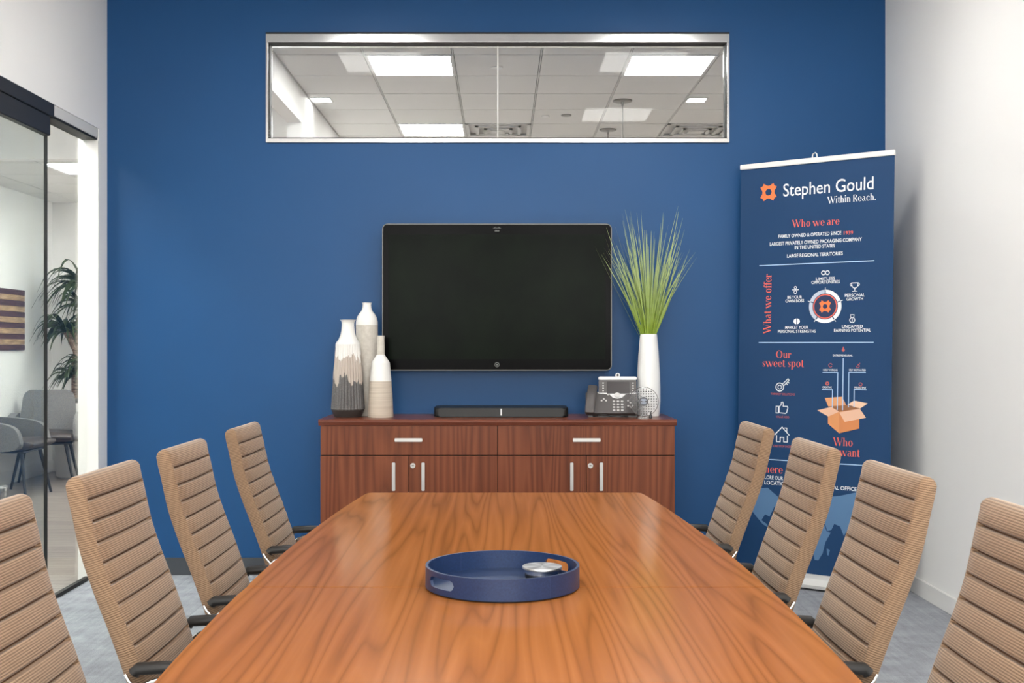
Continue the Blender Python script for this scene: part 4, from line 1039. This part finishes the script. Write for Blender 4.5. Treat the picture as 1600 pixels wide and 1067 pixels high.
def armchair(loc, rz, label):
    """faces +x in its own frame"""
    t = tag(empty('armchair', loc, rz), label, 'armchair', 'grey lobby armchairs')
    def shell(path, width, thick, name, mat, taper=None):
        bm = pad_mesh(path, width, thick, [], 1, bulge=.02, edge=.02); return from_bm(bm, name, [mat], t)
    o2 = [(y * (.84 + .16 * (1 - z / .43)), z) for y, z in rrect(-.265, .265, 0, .43, .07)]
    b = MB(); b.X = Matrix.Translation((-.225, 0, .45)) @ Matrix.Rotation(R(-11), 4, 'Y')
    b.prism(o2, -.035, .035, axis='x', bev=.02); b.build('backrest', M['tweed'], t, ang=60)
    bm = pad_mesh([(-.26, .46), (-.10, .445), (.12, .45), (.27, .455), (.30, .435)], .50, .075, [], 1, bulge=.015); from_bm(bm, 'seat', [M['dark_seat']], t)
    for s in (1, -1):
        pts = [(-.27, .66), (-.18, .665), (-.02, .655), (.12, .635), (.20, .595), (.235, .52), (.225, .43), (.0, .405), (-.24, .42)]
        b = MB(); b.prism([(a, z) for a, z in catmull(pts, 5)], s * .255, s * .325, axis='y', bev=.018); b.build('armrest', M['tweed'], t, ang=50)
    bx(-.25, .24, -.25, .25, .392, .406).build('seat_frame', M['black_leg'], t)
    for sx, ex in ((.20, .27), (-.20, -.27)):
        for s in (1, -1):
            MB().cyl((sx, s * .19, .395), (ex, s * .27, 0), .017, 12, .011).build('leg', M['black_leg'], t)
    return t
armchair((-4.25, 10.66, 0), R(-74), 'grey upholstered lobby armchair facing the glass, in front of the potted plant')
armchair((-4.27, 9.88, 0), R(0), 'grey upholstered lobby armchair cut off by the left picture edge')
# potted dracaena
PXY = (-4.12, 11.36)
t = tag(empty('white_planter', (PXY[0], PXY[1], 0)), 'tall white cylinder planter in the lobby corner, holding a dracaena', 'planter')
MB().lathe([(.27, 0), (.29, .02), (.31, .70), (.31, .745), (.29, .745), (.285, .70)], 40).build('pot', M['white_trim'], t)
MB().lathe([(.284, .69), (.284, .72), (.0, .722)], 32, caps=False).build('soil_surface', M['soil'], t)
MB().lathe([(.300, .7452), (.312, .7452), (.312, .775), (.300, .775)], 40, caps=True).build('liner_rim', M['black_plastic'], t)
t = tag(empty('dracaena_plant', (PXY[0], PXY[1], .776)), 'tall leafy dracaena with bare canes growing in the white lobby planter', 'plant')
pr_ = random.Random(5)
heads = []
for k, path in enumerate(([(-.12, 0, 0), (-.12, .0, .28), (-.09, 0, .62), (-.05, 0, .92), (-.03, 0, 1.12)], [(-.09, .03, 0), (-.10, .02, .2), (-.09, .0, .42), (-.15, -.03, .58), (-.19, -.05, .66)], [(.04, 0, 0), (.06, .0, .15), (.02, -.06, .30)], [(.0, .03, 0), (.03, .03, .3), (.06, .02, .60), (.12, 0, .78)])):
    cp = [Vector(p) for p in path]; pts = []
    for p_, c_ in zip(cp, cp[1:]):
        for i in range(4): pts.append(p_.lerp(c_, i / 4))
    pts.append(cp[-1]); r_ = .036 - .005 * k
    MB().tube(pts, [(r_ * math.cos(2 * PI * i / 9), r_ * math.sin(2 * PI * i / 9)) for i in range(9)], up=(0, 1, 0)).build('cane', M['bark'], t)
    heads.append((pts[-1], (.56, .42, .40, .46)[k], (80, 64, 50, 44)[k]))
    if k == 0: heads.append((pts[12], .44, 34)); heads.append((pts[3], .36, 26))
for hp, ln, cnt in heads:
    b = MB()
    for i in range(cnt):
        a = pr_.uniform(0, 2 * PI); up_ = pr_.uniform(.1, 1.0); L_ = ln * pr_.uniform(.7, 1.05); w = pr_.uniform(.014, .024)
        d_ = Vector((math.cos(a), math.sin(a), 0)); room = min(9 if d_.x > -.05 else (hp.x + .475) / -d_.x, 9 if d_.y < .05 else (.40 - hp.y) / d_.y)
        rx = min(L_ * .85, room); n = 8; prev = []
        sd = Vector((-d_.y, d_.x, 0)) * .9 + Vector((0, 0, .45 * pr_.choice((-1, 1))))
        for k in range(n + 1):
            u = k / n; p = hp + d_ * rx * u + Vector((0, 0, L_ * (up_ * u * 1.2 - (.50 + .6 * up_) * u ** 3 - .10 * u)))
            ww = w * (1 - u ** 2.5) * (.55 + .45 * min(1, u * 4)) + .0006
            cur = [b._v(p - sd * ww), b._v(p + Vector((0, 0, -.004))), b._v(p + sd * ww), b._v(p + Vector((0, 0, .002)))]
            if prev:
                for q in range(4): b._f([prev[q], prev[(q + 1) % 4], cur[(q + 1) % 4], cur[q]])
            prev = cur
    b.build('leaf_crown', M['leaf'], t)
# clear acrylic side table with a glass ball on it
t = tag(empty('acrylic_side_table', (-3.245, 6.95, 0)), 'small clear acrylic side table at the left picture edge behind the glass', 'side table')
bx(-.20, .20, -.12, .12, .425, .436, bev=.003).build('table_top', M['acrylic'], t)
for s_ in (1, -1): bx(s_ * .19 - .006, s_ * .19 + .006, -.115, .115, 0, .4245).build('side_panel', M['acrylic'], t)
bx(-.1835, .1835, -.115, .115, .318, .327).build('shelf', M['acrylic'], t)
tag(MB().lathe([(.001, 0), (.02, .004), (.042, .025), (.046, .046), (.042, .068), (.02, .088), (.001, .092)], 24).build('glass_ball', M['acrylic'], loc=(-3.11, 7.01, .3275)), 'clear glass ball on the shelf of the acrylic side table', 'ornament')
